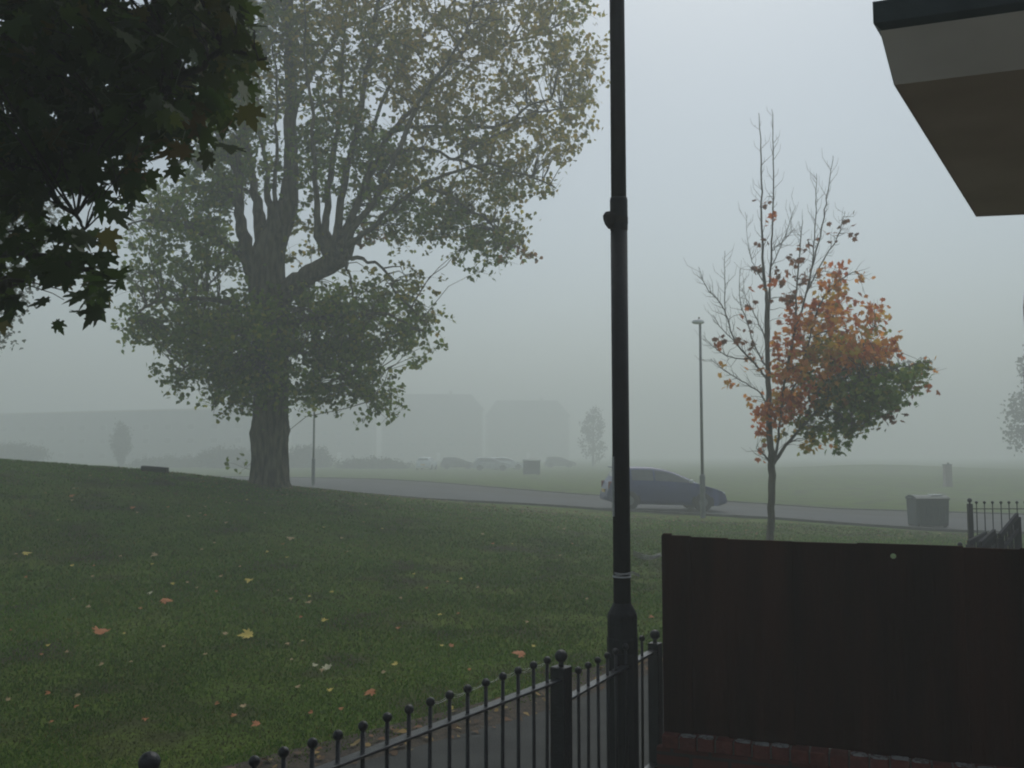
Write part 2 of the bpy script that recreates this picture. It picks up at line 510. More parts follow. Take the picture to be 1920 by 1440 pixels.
def limb_pts(spec, d, depth0=0.0, depth1=0.0):
    """spec: list of (px,py,width_px); depth slides linearly"""
    out, rad = [], []
    n = len(spec)
    for k, (x, y, wpx) in enumerate(spec):
        dd = d + depth0 + (depth1 - depth0) * k / max(1, n - 1)
        out.append(P(x, y, dd)); rad.append(max(0.004, wpx / 2 / FPX * dd))
    return out, rad
def smooth_limb(pts, rad, n=4, jit=0.0):
    A = [np.array([*p, r]) for p, r in zip(pts, rad)]
    S = smooth_pl(A, n)
    out = []
    for k, s in enumerate(S):
        j = RNG.normal(size=3) * jit if 0 < k < len(S) - 1 else np.zeros(3)
        out.append((Vector(s[:3] + j), max(.003, s[3])))
    return [o[0] for o in out], [o[1] for o in out]

def blob_points(blobs, d, clus_r, per, dens, leafpx, thick):
    """cluster centres inside screen-size ellipses given real depth; returns list(center, n, colour key)"""
    res = []
    for b in blobs:
        x, y, rx, ry, q, key = b[:6]
        dz = b[6] if len(b) > 6 else 0.0
        nl = math.pi * rx * ry * dens * q / leafpx
        nc = max(1, int(nl / per))
        for _ in range(nc):
            a, r = RNG.uniform(0, 6.283), math.sqrt(RNG.uniform(0, 1))
            t = thick * math.sqrt(max(0.05, 1 - r * r)) * RNG.uniform(-1, 1)
            p = P(x + rx * r * math.cos(a), y + ry * r * math.sin(a), d + dz + t)
            res.append((p, key))
    return res

def twig_to(mb, nodes, p, r0=0.02, drop=0.0, thin=0.004, n=5, back=0.0):
    """thin curved twig from the closest limb node (lower ones preferred)"""
    N = nodes[0]
    dlt = N - np.array(p)
    dist = np.linalg.norm(dlt, axis=1) + 0.9 * np.maximum(0, dlt[:, 2] + back)
    k = int(np.argmin(dist))
    a = Vector(N[k]); b = Vector(p)
    L = (b - a).length
    r0 = min(r0 + 0.006 * L, nodes[1][k] * .7)
    mid = a.lerp(b, .5) + Vector((RNG.normal() * .06 * L, RNG.normal() * .06 * L, .12 * L))
    q = a.lerp(b, .25) + Vector((0, 0, .08 * L)) + Vector(RNG.normal(size=3) * .03 * L)
    e = b + Vector((0, 0, -drop))
    mb.tube([a, q, mid, a.lerp(b, .8) + Vector((0, 0, .07 * L)), e], [r0, r0 * .8, r0 * .6, r0 * .4, thin], n, cap=False)
    return mid, a.lerp(b, .8)

# ------------------------------------------------------------ big old poplar
def big_tree():
    D = 25.0
    root = empty('poplar_tree', P(506, 917, D))
    tag(root, 'huge old poplar with thick furrowed trunk and yellowing crown on the crest of the lawn', 'tree')
    org = Vector(root.location)
    limbs = []
    def L(spec, d0=0, d1=0, jit=.03, n=4):
        p, r = limb_pts(spec, D, d0, d1)
        p, r = smooth_limb(p, r, n, jit)
        limbs.append((p, r)); return p, r
    # trunk, uneven rings
    prof = [(507, 932, 92), (506, 918, 82), (505, 900, 73), (506, 880, 69), (506, 850, 67), (505, 824, 68), (505, 812, 71), (507, 800, 69), (507, 785, 65), (508, 740, 64), (508, 690, 63), (508, 640, 64), (507, 590, 66), (503, 555, 72), (500, 520, 66), (502, 480, 62), (512, 445, 58), (528, 415, 48), (538, 380, 40)]
    trunk = MB()
    pts, rad = limb_pts(prof, D)
    pts, rad = smooth_limb(pts, rad, 3, 0)
    n = 40
    base = 0
    for k, (p, r) in enumerate(zip(pts, rad)):
        for q in range(n):
            a = 2 * math.pi * q / n
            z = p.z
            rr = r * (1 + .030 * math.sin(5 * a + 1.3) + .025 * math.sin(9 * a + z) + .022 * math.sin(17 * a + 2.1 * z) + RNG.normal() * .012)
            burr = math.exp(-((z - P(506, 808, D).z) / .16) ** 2)
            rr *= 1 + burr * .03 * math.sin(7 * a + .4)
            trunk.v.append((p.x + rr * math.cos(a), p.y + rr * math.sin(a), z))
    for k in range(len(pts) - 1):
        for q in range(n):
            a0 = k * n + q; a1 = k * n + (q + 1) % n
            trunk.f.append((a0, a1, a1 + n, a0 + n))
    limbs.append((pts[24:], rad[24:]))
    # main limbs, traced
    L([(536, 400, 44), (545, 330, 30), (545, 250, 26), (543, 150, 22), (541, 60, 18), (541, -60, 14), (548, -220, 9), (552, -380, 4)], 0, .4)
    L([(495, 540, 44), (470, 490, 36), (455, 450, 27), (447, 400, 20), (446, 330, 15), (452, 240, 11), (440, 130, 8), (430, 0, 6), (420, -120, 3)], 0, -1.6)
    L([(500, 470, 40), (487, 420, 26), (478, 360, 17), (468, 290, 12), (455, 200, 9), (452, 90, 6), (455, -60, 3)], 0, 1.5)
    L([(515, 450, 30), (506, 390, 16), (500, 320, 9), (488, 230, 7), (480, 120, 5), (470, 0, 3)], .2, 2.2)
    L([(520, 440, 24), (516, 380, 10), (515, 300, 7), (520, 200, 5), (510, 80, 3)], -.3, -2.0)
    L([(500, 560, 50), (535, 543, 44), (575, 520, 38), (610, 500, 38), (635, 480, 44), (648, 455, 38)], 0, -.9)
    # bundle of upright stems from the knuckle of the right limb
    L([(618, 475, 30), (600, 440, 18), (594, 390, 12), (590, 310, 9), (588, 220, 7), (575, 120, 5), (570, 0, 3)], -.6, -2.5)
    L([(625, 470, 26), (612, 430, 16), (614, 370, 13), (625, 300, 11), (636, 220, 8), (640, 120, 6), (650, 20, 4)], -.7, .5)
    L([(632, 470, 28), (632, 430, 17), (645, 350, 14), (662, 270, 12), (678, 200, 11), (690, 110, 9), (705, 20, 8), (722, -90, 5), (735, -240, 3)], -.7, -.2)
    L([(640, 465, 28), (650, 430, 15), (675, 370, 13), (700, 310, 12), (735, 245, 11), (785, 190, 9), (850, 120, 7), (905, 50, 5), (950, -40, 3)], -.8, .8)
    L([(645, 460, 22), (668, 420, 13), (705, 375, 11), (735, 310, 10), (765, 240, 9), (805, 160, 8), (845, 110, 6), (880, 40, 5), (900, -80, 3)], -.8, -2.0)
    L([(646, 468, 20), (680, 440, 11), (730, 395, 9), (790, 350, 8), (850, 320, 6), (920, 310, 5), (1000, 330, 3)], -.8, -2.2)
    L([(640, 440, 18), (668, 390, 10), (690, 320, 8), (700, 240, 7), (735, 150, 7), (790, 70, 6), (850, 5, 5), (900, -80, 3)], -.5, 1.6)
    L([(545, 215, 14), (560, 185, 11), (595, 125, 9), (630, 70, 8), (655, 5, 6), (690, -90, 4)], .2, 1.2)
    L([(735, 245, 8), (800, 238, 7), (869, 240, 7), (947, 232, 6), (1005, 190, 4), (1060, 190, 2.5)], 0, -.5)
    L([(705, 330, 8), (760, 282, 7), (822, 285, 6), (908, 318, 5), (980, 330, 4), (1040, 350, 2.5)], -.8, .8)
    L([(785, 190, 7), (860, 140, 6), (940, 90, 5), (1020, 60, 4), (1080, 30, 2.5)], .3, 1.5)
    L([(850, 300, 6), (930, 250, 5), (1010, 215, 4), (1090, 200, 2.5)], -1, 1)
    L([(800, 345, 7), (860, 380, 6), (920, 420, 5), (960, 465, 3)], -1.2, 0)
    L([(652, 480, 10), (690, 490, 6), (725, 510, 5), (745, 550, 4), (790, 600, 2.5)], -1, -1.5)
    L([(645, 490, 7), (655, 520, 4), (668, 560, 2.5)], -1, -2)
    L([(505, 520, 30), (440, 470, 12), (380, 440, 9), (300, 410, 6), (240, 420, 3)], 0, -1)
    L([(500, 600, 30), (430, 570, 11), (350, 560, 8), (280, 570, 5), (240, 600, 3)], -.3, -1.8)
    L([(505, 620, 30), (450, 620, 10), (390, 650, 7), (340, 700, 4)], .3, 1.8)
    L([(512, 630, 30), (580, 600, 11), (660, 590, 8), (730, 590, 5), (790, 620, 3)], -.3, -2.0)
    L([(512, 660, 26), (570, 660, 9), (640, 690, 7), (700, 750, 3)], .3, 1.4)
    L([(452, 400, 12), (400, 330, 8), (350, 300, 6), (300, 340, 3)], -1, -2.5)
    L([(446, 330, 10), (410, 260, 7), (380, 180, 5), (370, 90, 3)], -1, .5)
    br = MB()
    for p, r in limbs[1:]:
        br.tube(p, r, 10, cap=False)
    nod = np.array([list(q) for p, r in limbs for q in p]); rn = np.array([q for p, r in limbs for q in r])
    sel = rn < .30
    nodes = (nod[sel], rn[sel])
    # crown
    G, Y, T, O = 'g', 'y', 't', 'o'
    blobs = [(330, 605, 80, 48, 1.25, G), (262, 605, 30, 34, .8, G), (420, 640, 80, 80, 1.4, G), (352, 690, 34, 40, .6, G), (450, 715, 60, 45, 1.1, G), (400, 740, 30, 25, .5, G),
             (300, 520, 62, 42, .9, G), (272, 440, 45, 55, .6, G), (380, 480, 60, 70, 1.0, G), (345, 395, 80, 55, .95, G), (405, 320, 65, 65, 1.1, G), (425, 220, 60, 80, 1.1, G), (440, 110, 60, 80, 1.1, G), (460, 20, 70, 50, 1.1, G), (390, 80, 40, 90, .9, G),
             (600, 620, 75, 75, 1.25, G), (690, 600, 85, 62, 1.2, G), (765, 610, 45, 45, .9, G), (640, 690, 75, 52, 1.2, G), (705, 735, 40, 38, .8, G), (570, 735, 42, 38, .9, G), (625, 770, 16, 22, .6, G), (330, 712, 16, 20, .8, G), (738, 768, 12, 16, .7, G), (808, 600, 12, 26, .8, Y), (682, 772, 14, 14, .7, G), (440, 768, 16, 8, .7, G), (245, 612, 10, 20, .8, G), (790, 655, 20, 24, .7, G), (452, 880, 8, 14, .35, G), (610, 550, 45, 26, .5, G), (765, 530, 35, 26, .6, Y), (700, 530, 40, 25, .35, Y),
             (507, 620, 50, 60, .8, G, -1.4), (510, 700, 52, 60, .8, G, -1.2), (490, 550, 50, 40, .3, G, -1),
             (500, 260, 40, 90, .5, G), (520, 130, 40, 90, .6, Y), (585, 330, 45, 70, .55, G), (590, 220, 45, 70, .6, G), (640, 290, 60, 70, .6, G), (650, 170, 60, 70, .65, Y), (590, 80, 60, 70, .7, Y), (700, 390, 60, 50, .8, G), (710, 290, 50, 60, .8, G), (700, 80, 70, 70, .7, Y), (560, 450, 40, 50, .4, Y), (720, 440, 55, 22, .5, Y),
             (710, 447, 16, 12, .8, O), (800, 400, 70, 42, .95, G), (780, 330, 60, 50, .8, Y), (870, 400, 65, 45, .85, Y), (910, 460, 50, 35, 1.0, G), (900, 505, 18, 12, .6, G), (960, 430, 30, 35, .6, Y), (970, 480, 18, 18, .5, O), (850, 455, 35, 22, .4, Y), (960, 370, 55, 35, .7, Y), (1015, 360, 28, 20, .5, Y),
             (900, 330, 60, 40, .7, Y), (860, 260, 70, 45, .75, Y), (790, 200, 60, 60, .6, T), (860, 180, 70, 50, .5, T), (780, 110, 70, 60, .6, T), (950, 270, 70, 45, .55, T), (1030, 280, 50, 30, .4, T), (1040, 220, 60, 40, .5, T), (1092, 205, 30, 60, .55, T), (1060, 260, 40, 25, .4, T), (960, 200, 60, 40, .4, T), (940, 120, 70, 60, .5, T), (1020, 120, 60, 60, .45, T), (1085, 110, 38, 60, .6, T), (870, 60, 80, 60, .6, T), (960, 30, 80, 50, .65, T), (1050, 20, 55, 50, .65, Y), (790, 20, 70, 50, .6, T), (640, 10, 70, 50, .65, T), (550, 20, 60, 50, .6, Y),
             (480, -110, 120, 100, .5, Y), (650, -130, 140, 110, .5, T), (830, -130, 130, 110, .5, T), (980, -90, 100, 70, .5, Y), (600, -300, 130, 120, .4, T), (750, -290, 120, 110, .4, Y)]
    cl = blob_points([(b_[0], b_[1], b_[2], b_[3], b_[4] * (.98 if b_[1] < 500 else 1), *b_[5:]) for b_ in blobs], D, .35, 24, 3.1, 30, 2.6)
    Cn, cols = [], []
    pal = {G: ([(.15, .235, .014), (.21, .28, .02), (.36, .35, .035), (.105, .17, .012)], [4, 4, 1.5, 3]),
           Y: ([(.20, .225, .02), (.42, .36, .045), (.16, .19, .018), (.52, .36, .05)], [4, 3, 3, 1]),
           T: ([(.50, .39, .07), (.36, .32, .05), (.23, .23, .035), (.58, .40, .08)], [4, 4, 3, 1]),
           O: ([(.33, .15, .035), (.26, .13, .04), (.12, .1, .03)], [4, 3, 2])}
    for p, key in cl:
        m1, m2 = twig_to(br, nodes, p, .012, thin=.004, n=4)
        m = int(RNG.integers(14, 34))
        ns = int(RNG.integers(3, 7))
        sp = RNG.normal(size=(ns, 3)) * np.array([.25, .25, .19])      # small sprays
        for q_ in sp:
            br.tube([p, p + Vector(q_) * .6 + Vector((0, 0, .03)), p + Vector(q_)], [.005, .004, .003], 3, cap=False)
        c = np.array(p) + sp[RNG.integers(0, ns, m)] + RNG.normal(size=(m, 3)) * np.array([.075, .075, .065])
        # some leaves follow the twig
        k = m // 4
        t = RNG.uniform(0, 1, (k, 1))
        c[:k] = np.array(m2) * (1 - t) + np.array(p) * t + RNG.normal(size=(k, 3)) * .07
        Cn.append(c); cols.append(colours(m, *pal[key], .3))
    Cn = np.concatenate(Cn); cols = np.concatenate(cols)
    to = trunk.build('trunk', M['barkbig'], None, True)
    bo = br.build('branches', M['barkbig'], None, True)
    lo = leaf_cloud('crown', Cn, .122, cols, tmpl_poplar(), False, M['leaf'], None, .5)
    for o in (to, bo, lo):
        o.parent = root; o.matrix_parent_inverse = Matrix.Translation(-org)
    # epicormic sprig by the trunk foot
    print('poplar leaves', len(Cn), 'clusters', len(cl))
big_tree()

# ------------------------------------------------------------ young maple
def young_maple():
    D = 17.0
    bx = P(1444, 1000, D)
    root = empty('young_maple_tree', (bx.x, D, Hs(bx.x, D)))
    tag(root, 'young maple with orange and green leaves and bare top twigs behind the brown fence', 'tree')
    org = Vector(root.location)
    tr = MB(); br = MB(); nodes = []; lim = []
    def L(mb, spec, d0=0, d1=0, n=5, jit=.006):
        p, r = limb_pts(spec, D, d0, d1); p, r = smooth_limb(p, r, n, jit)
        if mb is br: r = [max(.0028, q * .78) for q in r]
        mb.tube(p, r, 8, cap=False); lim.append((p, r))
    L(tr, [(1443, 1066, 18), (1444, 1040, 15), (1445, 990, 14), (1447, 940, 13.5), (1447, 880, 14), (1445, 840, 12.5), (1442, 780, 11.5), (1440, 700, 9.5), (1438, 620, 8.5), (1437, 560, 7), (1431, 500, 5), (1428, 400, 3.6), (1427, 300, 2.6), (1423, 212, 1.2)])
    L(br, [(1440, 660, 7), (1443, 560, 5.5), (1446, 470, 4.6), (1450, 390, 3.6), (1450, 280, 2.6), (1447, 205, 1.2)], 0, .3)
    L(br, [(1449, 868, 9), (1459, 830, 6), (1465, 770, 5.5), (1470, 720, 6), (1482, 660, 6.5), (1490, 610, 6), (1493, 557, 4.4), (1500, 457, 3), (1505, 413, 1.4)], 0, -.5)
    L(br, [(1489, 620, 5), (1507, 570, 4.4), (1523, 500, 4), (1540, 430, 3.4), (1550, 370, 2.6), (1562, 292, 1.2)], -.4, .2)
    L(br, [(1523, 502, 3.4), (1528, 430, 2.8), (1530, 370, 2.2), (1531, 325, 1.1)], -.2, -.5)
    L(br, [(1512, 550, 3.4), (1545, 485, 3), (1565, 455, 2.6), (1578, 420, 2), (1584, 396, 1)], -.3, .4)
    L(br, [(1502, 700, 4.5), (1530, 590, 4), (1560, 540, 3), (1600, 510, 2), (1615, 530, 1.2)], -.2, -.7)
    L(br, [(1450, 870, 10), (1480, 828, 8), (1510, 795, 6.5), (1545, 755, 5.5), (1600, 720, 4.5), (1660, 695, 3.5), (1705, 685, 2.5), (1748, 678, 1.4)], 0, -.8)
    L(br, [(1500, 805, 6), (1540, 725, 5), (1590, 685, 4), (1635, 620, 3), (1640, 575, 1.6)], -.1, .7)
    L(br, [(1545, 757, 4), (1590, 790, 3), (1620, 800, 1.6)], -.3, -.5)
    L(br, [(1446, 800, 7), (1480, 740, 5), (1530, 660, 4), (1560, 600, 3), (1580, 520, 1.6)], .1, .9)
    L(br, [(1440, 712, 6), (1422, 690, 5), (1407, 673, 4.4), (1377, 640, 3.8), (1362, 590, 3), (1345, 560, 2.6), (1325, 540, 2.2), (1310, 500, 1)], 0, -.4)
    L(br, [(1360, 585, 2.6), (1358, 520, 2), (1359, 470, 1)], -.2, 0)
    L(br, [(1438, 690, 5), (1417, 653, 3.4), (1400, 600, 2.8), (1387, 563, 2), (1387, 505, 1)], 0, .5)
    L(br, [(1407, 673, 3.2), (1370, 670, 2.6), (1340, 653, 2), (1318, 628, 1)], -.1, -.5)
    L(br, [(1377, 640, 2.4), (1350, 612, 2), (1337, 590, 1)], -.1, .2)
    L(br, [(1441, 762, 5), (1420, 733, 3.4), (1383, 710, 2.6), (1350, 688, 2), (1332, 672, 1)], 0, .3)
    L(br, [(1436, 640, 4), (1420, 600, 2.4), (1400, 560, 1.8), (1392, 540, 1)], 0, -.3)
    L(br, [(1444, 868, 7), (1432, 852, 4), (1418, 841, 1.6)], 0, -.2)
    L(br, [(1432, 530, 3), (1415, 500, 2), (1405, 470, 1.4), (1397, 398, .8)], 0, .1)
    L(br, [(1446, 500, 3), (1465, 460, 2.2), (1480, 420, 1.6), (1492, 385, .8)], .1, .4)
    L(br, [(1448, 470, 2.6), (1470, 450, 1.8), (1490, 430, .8)], .1, -.3)
    # side twigs on the upper leaders
    for p, r in list(lim):
        for k in range(2, len(p) - 1):
            if r[k] < .026:
                for s in range(RNG.choice([1, 1, 2])):
                    t = (p[k] - p[k - 1]).normalized()
                    sd_ = Vector(RNG.normal(size=3)); sd_ -= t * sd_.dot(t); sd_.normalize()
                    ln = RNG.uniform(.07, .30)
                    a = p[k].lerp(p[k - 1], RNG.uniform())
                    b = a + (t * .75 + sd_ * .7) * ln
                    c = b + (t * 1.0 + sd_ * .25 + Vector((0, 0, .3))) * ln * .5
                    br.tube([a, b, c], [min(r[k] * .6, .005), .003, .0016], 4, cap=False)
                    if RNG.uniform() < .5:
                        b2 = a.lerp(b, .6); br.tube([b2, b2 + (t + Vector(RNG.normal(size=3)) * .5) * ln * .35], [.0025, .0014], 4, cap=False)
    nod = np.array([list(q) for p, r in lim[1:] for q in p]); rn = np.array([q for p, r in lim[1:] for q in r])
    nodes = (nod, rn)
    pal = {'r': ([(.68, .20, .055), (.56, .15, .05), (.74, .28, .07)], [4, 3, 2]),
           'o': ([(.78, .34, .07), (.70, .26, .06), (.80, .45, .08), (.60, .28, .06)], [4, 3, 2, 2]),
           'b': ([(.20, .085, .04), (.27, .11, .045), (.14, .07, .035)], [3, 3, 2]),
           'y': ([(.76, .46, .07), (.60, .44, .07), (.34, .35, .06)], [3, 3, 2]),
           'l': ([(.19, .23, .035), (.34, .28, .045), (.11, .16, .03)], [3, 2, 2]),
           'g': ([(.17, .27, .035), (.12, .21, .03), (.30, .34, .045)], [4, 3, 1])}
    blobs = [(1505, 592, 32, 30, .6, 'r'), (1562, 545, 24, 38, .9, 'o'), (1556, 500, 16, 14, .7, 'r'), (1545, 610, 42, 30, .7, 'o'), (1585, 600, 22, 22, .5, 'r'), (1485, 640, 34, 34, .7, 'r'), (1620, 650, 42, 34, 1.1, 'o'), (1638, 595, 18, 26, .9, 'o'), (1655, 665, 24, 20, .9, 'r'),
             (1560, 655, 52, 26, 1.2, 'y'), (1520, 690, 55, 30, 1.1, 'o'), (1590, 680, 40, 24, 1.1, 'o'), (1465, 690, 26, 30, .8, 'o'), (1455, 740, 20, 26, .5, 'o'), (1435, 775, 18, 22, .8, 'r'), (1432, 802, 14, 10, .7, 'r'), (1500, 745, 36, 22, 1.1, 'r'), (1475, 770, 26, 22, .9, 'r'), (1540, 725, 40, 20, .9, 'l'),
             (1565, 750, 46, 34, 1.1, 'l'), (1610, 730, 52, 34, 1.25, 'g'), (1655, 730, 42, 38, 1.2, 'g'), (1690, 700, 26, 18, 1.0, 'g'), (1722, 705, 22, 22, .8, 'g'), (1742, 685, 16, 14, .8, 'l'), (1735, 735, 16, 14, .5, 'b'), (1690, 745, 20, 26, .8, 'g'), (1672, 775, 20, 14, .5, 'b'),
             (1610, 780, 46, 30, 1.1, 'g'), (1565, 808, 40, 22, 1.0, 'g'), (1520, 800, 36, 20, .7, 'l'), (1515, 835, 16, 10, .6, 'y'), (1587, 835, 14, 12, .8, 'g'), (1552, 840, 14, 9, .6, 'l'), (1470, 812, 16, 12, .6, 'y'), (1480, 590, 22, 30, .3, 'b'),
             (1405, 590, 10, 26, .5, 'b'), (1398, 640, 12, 20, .35, 'b'), (1350, 632, 10, 10, .45, 'b'), (1345, 655, 12, 8, .35, 'r'), (1400, 685, 12, 8, .5, 'r'), (1372, 712, 10, 8, .4, 'r'), (1358, 690, 14, 6, .4, 'l'), (1404, 742, 10, 10, .5, 'r'), (1420, 530, 10, 20, .3, 'b'), (1450, 520, 12, 18, .25, 'b'),
             (1436, 458, 8, 14, .35, 'b'), (1452, 405, 6, 26, .2, 'b'), (1432, 380, 5, 10, .3, 'b'), (1490, 487, 14, 10, .5, 'b'), (1520, 465, 6, 10, .4, 'b'), (1500, 520, 18, 16, .4, 'b'), (1462, 528, 14, 10, .5, 'b'), (1550, 438, 8, 8, .35, 'b'), (1580, 415, 4, 6, .6, 'b'), (1598, 437, 4, 4, .9, 'b'), (1612, 530, 12, 9, .45, 'l'), (1600, 560, 12, 8, .5, 'r'), (1415, 500, 10, 10, .25, 'b'), (1655, 620, 8, 10, .4, 'l'), (1670, 640, 12, 8, .45, 'o'), (1430, 850, 3, 3, 1, 'r')]
    cl = blob_points(blobs, D, .2, 7, 2.25, 34, 1.1)
    mixk = {'r': 'o', 'o': 'yr', 'b': 'r', 'y': 'ol', 'l': 'ygo', 'g': 'lg'}
    cl = [(p, random.choice(mixk[k_]) if random.random() < .3 else k_) for p, k_ in cl]
    Cn, cols = [], []
    for p, key in cl:
        m1, m2 = twig_to(br, nodes, p, .004, thin=.0025, n=4)
        m = int(RNG.integers(4, 11))
        c = np.array(p) + RNG.normal(size=(m, 3)) * np.array([.10, .10, .075])
        c[0] = np.array(m2) + RNG.normal(size=3) * .03
        Cn.append(c); cols.append(colours(m, *pal[key], .28))
    Cn = np.concatenate(Cn); cols = np.concatenate(cols)
    to = tr.build('trunk', M['barkthin'], None, True)
    bo = br.build('branches', M['barkthin'], None, True)
    lo = leaf_cloud('crown', Cn, .11, cols, tmpl_maple(False), True, M['leaf'], None, .5)
    for o in (to, bo, lo):
        o.parent = root; o.matrix_parent_inverse = Matrix.Translation(-org)
    print('young maple leaves', len(Cn))
young_maple()

# ------------------------------------------------------------ near maple, upper left
def near_maple():
    D = 5.0
    root = empty('maple_tree', (-5.6, 6.2, 0))
    tag(root, 'dark green maple whose big lobed leaves overhang the upper left corner', 'tree')
    org = Vector(root.location)
    tr = MB(); br = MB(); lim = []
    def L(mb, pts, rad, n=5, jit=.02):
        p, r = smooth_limb([Vector(q) for q in pts], rad, n, jit); mb.tube(p, r, 10, cap=False); lim.append((p, r))
    L(tr, [(-5.6, 6.2, -.1), (-5.6, 6.2, .3), (-5.55, 6.15, 1.5), (-5.5, 6.1, 2.6), (-5.4, 6.0, 3.6), (-5.3, 5.9, 4.8), (-5.1, 5.7, 6.2), (-5.0, 5.6, 8.6)], [.2, .165, .15, .14, .12, .1, .07, .02])
    def br_px(spec, start, r0):
        pts = [Vector(start)] + [P(*s) for s in spec]
        L(br, pts, list(np.linspace(r0, .006, len(pts))), 5, .012)
    br_px([(-200, 300, 5.4), (-20, 260, 5.1), (110, 130, 5.0), (190, 10, 4.9), (260, -120, 4.8)], (-5.4, 6.0, 3.4), .07)
    br_px([(-150, 420, 5.3), (0, 330, 5.0), (150, 250, 4.9), (300, 180, 4.8), (420, 100, 4.8), (500, 110, 4.8)], (-5.5, 6.1, 2.9), .06)
    br_px([(-150, 480, 5.2), (-20, 470, 5.0), (80, 480, 4.7), (150, 500, 4.6), (210, 520, 4.6)], (-5.5, 6.1, 2.6), .045)
    br_px([(-100, 560, 5.2), (-20, 540, 5.0), (20, 530, 4.8), (60, 520, 4.7)], (-5.5, 6.1, 2.4), .04)
    br_px([(-150, 60, 5.6), (40, 20, 5.4), (250, 30, 5.3), (440, 20, 5.2)], (-5.4, 6.0, 3.9), .06)
    br_px([(0, 180, 6.2), (200, 200, 6.0), (330, 260, 5.8)], (-5.4, 6.0, 3.2), .05)
    br_px([(-60, 350, 5.0), (60, 350, 4.8), (120, 390, 4.7), (160, 430, 4.6)], (-5.4, 6.0, 3.0), .035)
    L(br, [(-5.2, 5.9, 5.2), (-4.2, 6.8, 6.4), (-3.2, 7.8, 7.2), (-2.6, 8.4, 7.6)], [.07, .05, .03, .01])
    L(br, [(-5.3, 5.9, 5.0), (-5.8, 7.6, 6.2), (-6.2, 9.0, 6.8)], [.07, .045, .012])
    L(br, [(-5.3, 5.9, 4.6), (-4.2, 5.0, 5.6), (-3.2, 4.2, 6.2), (-2.4, 3.6, 6.5)], [.07, .05, .03, .01])
    L(br, [(-5.4, 6.0, 3.6), (-5.2, 4.5, 4.6), (-4.8, 3.2, 5.2), (-4.2, 2.2, 5.4)], [.07, .05, .03, .01])
    L(br, [(-5.2, 5.8, 5.0), (-6.3, 6.4, 6.0), (-7.2, 7.0, 6.4)], [.06, .04, .01])
    L(br, [(-5.4, 6.0, 3.3), (-6.6, 5.2, 4.3), (-7.6, 4.6, 4.8)], [.06, .04, .01])
    nod = np.array([list(q) for p, r in lim for q in p]); rn = np.array([q for p, r in lim for q in r])
    sel = rn < .08; nodes = (nod[sel], rn[sel])
    blobs = [(20, 300, 60, 70, 1.2, 'd'), (70, 280, 60, 50, .9, 'd'), (120, 440, 30, 16, .6, 'd'), (60, 60, 120, 110, 1.3, 'd'), (60, 200, 110, 110, 1.3, 'd'), (200, 120, 110, 110, 1.2, 'd'), (210, 250, 100, 70, 1.2, 'd'), (320, 90, 90, 90, 1.1, 'd'), (310, 200, 80, 70, 1.1, 'd'), (330, 270, 60, 30, .8, 'a'), (410, 60, 60, 70, 1.0, 'm'), (455, 110, 40, 40, .8, 'm'), (400, 180, 45, 55, .8, 'm'), (270, 320, 60, 30, .8, 'a'), (180, 330, 50, 40, .8, 'd'),
             (40, 330, 70, 60, 1.3, 'd'), (110, 380, 40, 30, .7, 'd'), (30, 420, 50, 50, 1.0, 'd'), (130, 460, 45, 26, 1.0, 'd'), (160, 500, 50, 26, 1.2, 'd'), (90, 500, 40, 26, 1.0, 'd'), (200, 500, 22, 18, 1.0, 'd'), (30, 510, 45, 35, 1.0, 'm'), (30, 565, 30, 22, 1.0, 'd'), (115, 560, 26, 18, .9, 'd'), (160, 560, 20, 10, .5, 'd'), (200, 545, 12, 16, .7, 'd'), (235, 378, 7, 7, 1.6, 'd'), (490, 110, 16, 16, .6, 'm'), (60, 0, 140, 60, 1, 'd'), (260, 0, 120, 50, 1, 'd'), (420, 5, 60, 30, 1, 'm'), (440, 210, 12, 30, .5, 'm')]
    cl = blob_points(blobs, D, .3, 5, 3.4, 950, .9)
    pal = {'d': ([(.045, .085, .014), (.060, .105, .018), (.035, .065, .012), (.12, .11, .025)], [4, 3, 3, .7]),
           'm': ([(.08, .12, .018), (.06, .095, .015), (.12, .12, .022)], [3, 3, 1]),
           'a': ([(.15, .10, .025), (.08, .10, .02), (.055, .085, .018)], [2, 2, 2])}
    Cn, cols = [], []
    for p, key in cl:
        m1, m2 = twig_to(br, nodes, p, .004, thin=.002, n=4)
        m = int(RNG.integers(4, 8))
        c = np.array(p) + RNG.normal(size=(m, 3)) * np.array([.075, .13, .055])
        Cn.append(c); cols.append(colours(m, *pal[key], .3))
    # rest of the crown, outside the picture, so that it shades the ground as a whole tree does
    k = 0
    while k < 1500:
        v = RNG.normal(size=3); v /= np.linalg.norm(v); rr = RNG.uniform(.55, 1) ** .5
        p = np.array([-4.9, 5.6, 6.0]) + v * rr * np.array([4.3, 5.0, 3.0])
        if p[2] < 2.9: continue
        if p[1] > .2:
            x, y, z = proj(p[None])
            if x[0] > -90 and y[0] > -110: continue
        k += 1
        twig_to(br, nodes, Vector(p), .006, thin=.003, n=4)
        m = 9
        Cn.append(p + RNG.normal(size=(m, 3)) * .16); cols.append(colours(m, *pal['d'], .3))
    Cn = np.concatenate(Cn); cols = np.concatenate(cols)
    x, y, z = proj(Cn)
    # keep stray leaves off the open sky right of the crown
    keep = ~((z > .3) & (x > 520) & (y > -60) & (y < 1500)) & ~((z > .3) & (x > 262) & (x < 520) & (y > 350) & (y < 1500)) & (Cn[:, 1] ** 2 + Cn[:, 0] ** 2 > 1.2) & ~((y > 615) & (x > -60) & (z > .3))
    Cn, cols = Cn[keep], cols[keep]
    to = tr.build('trunk', M['barkdark'], None, True)
    bo = br.build('branches', M['barkdark'], None, True)
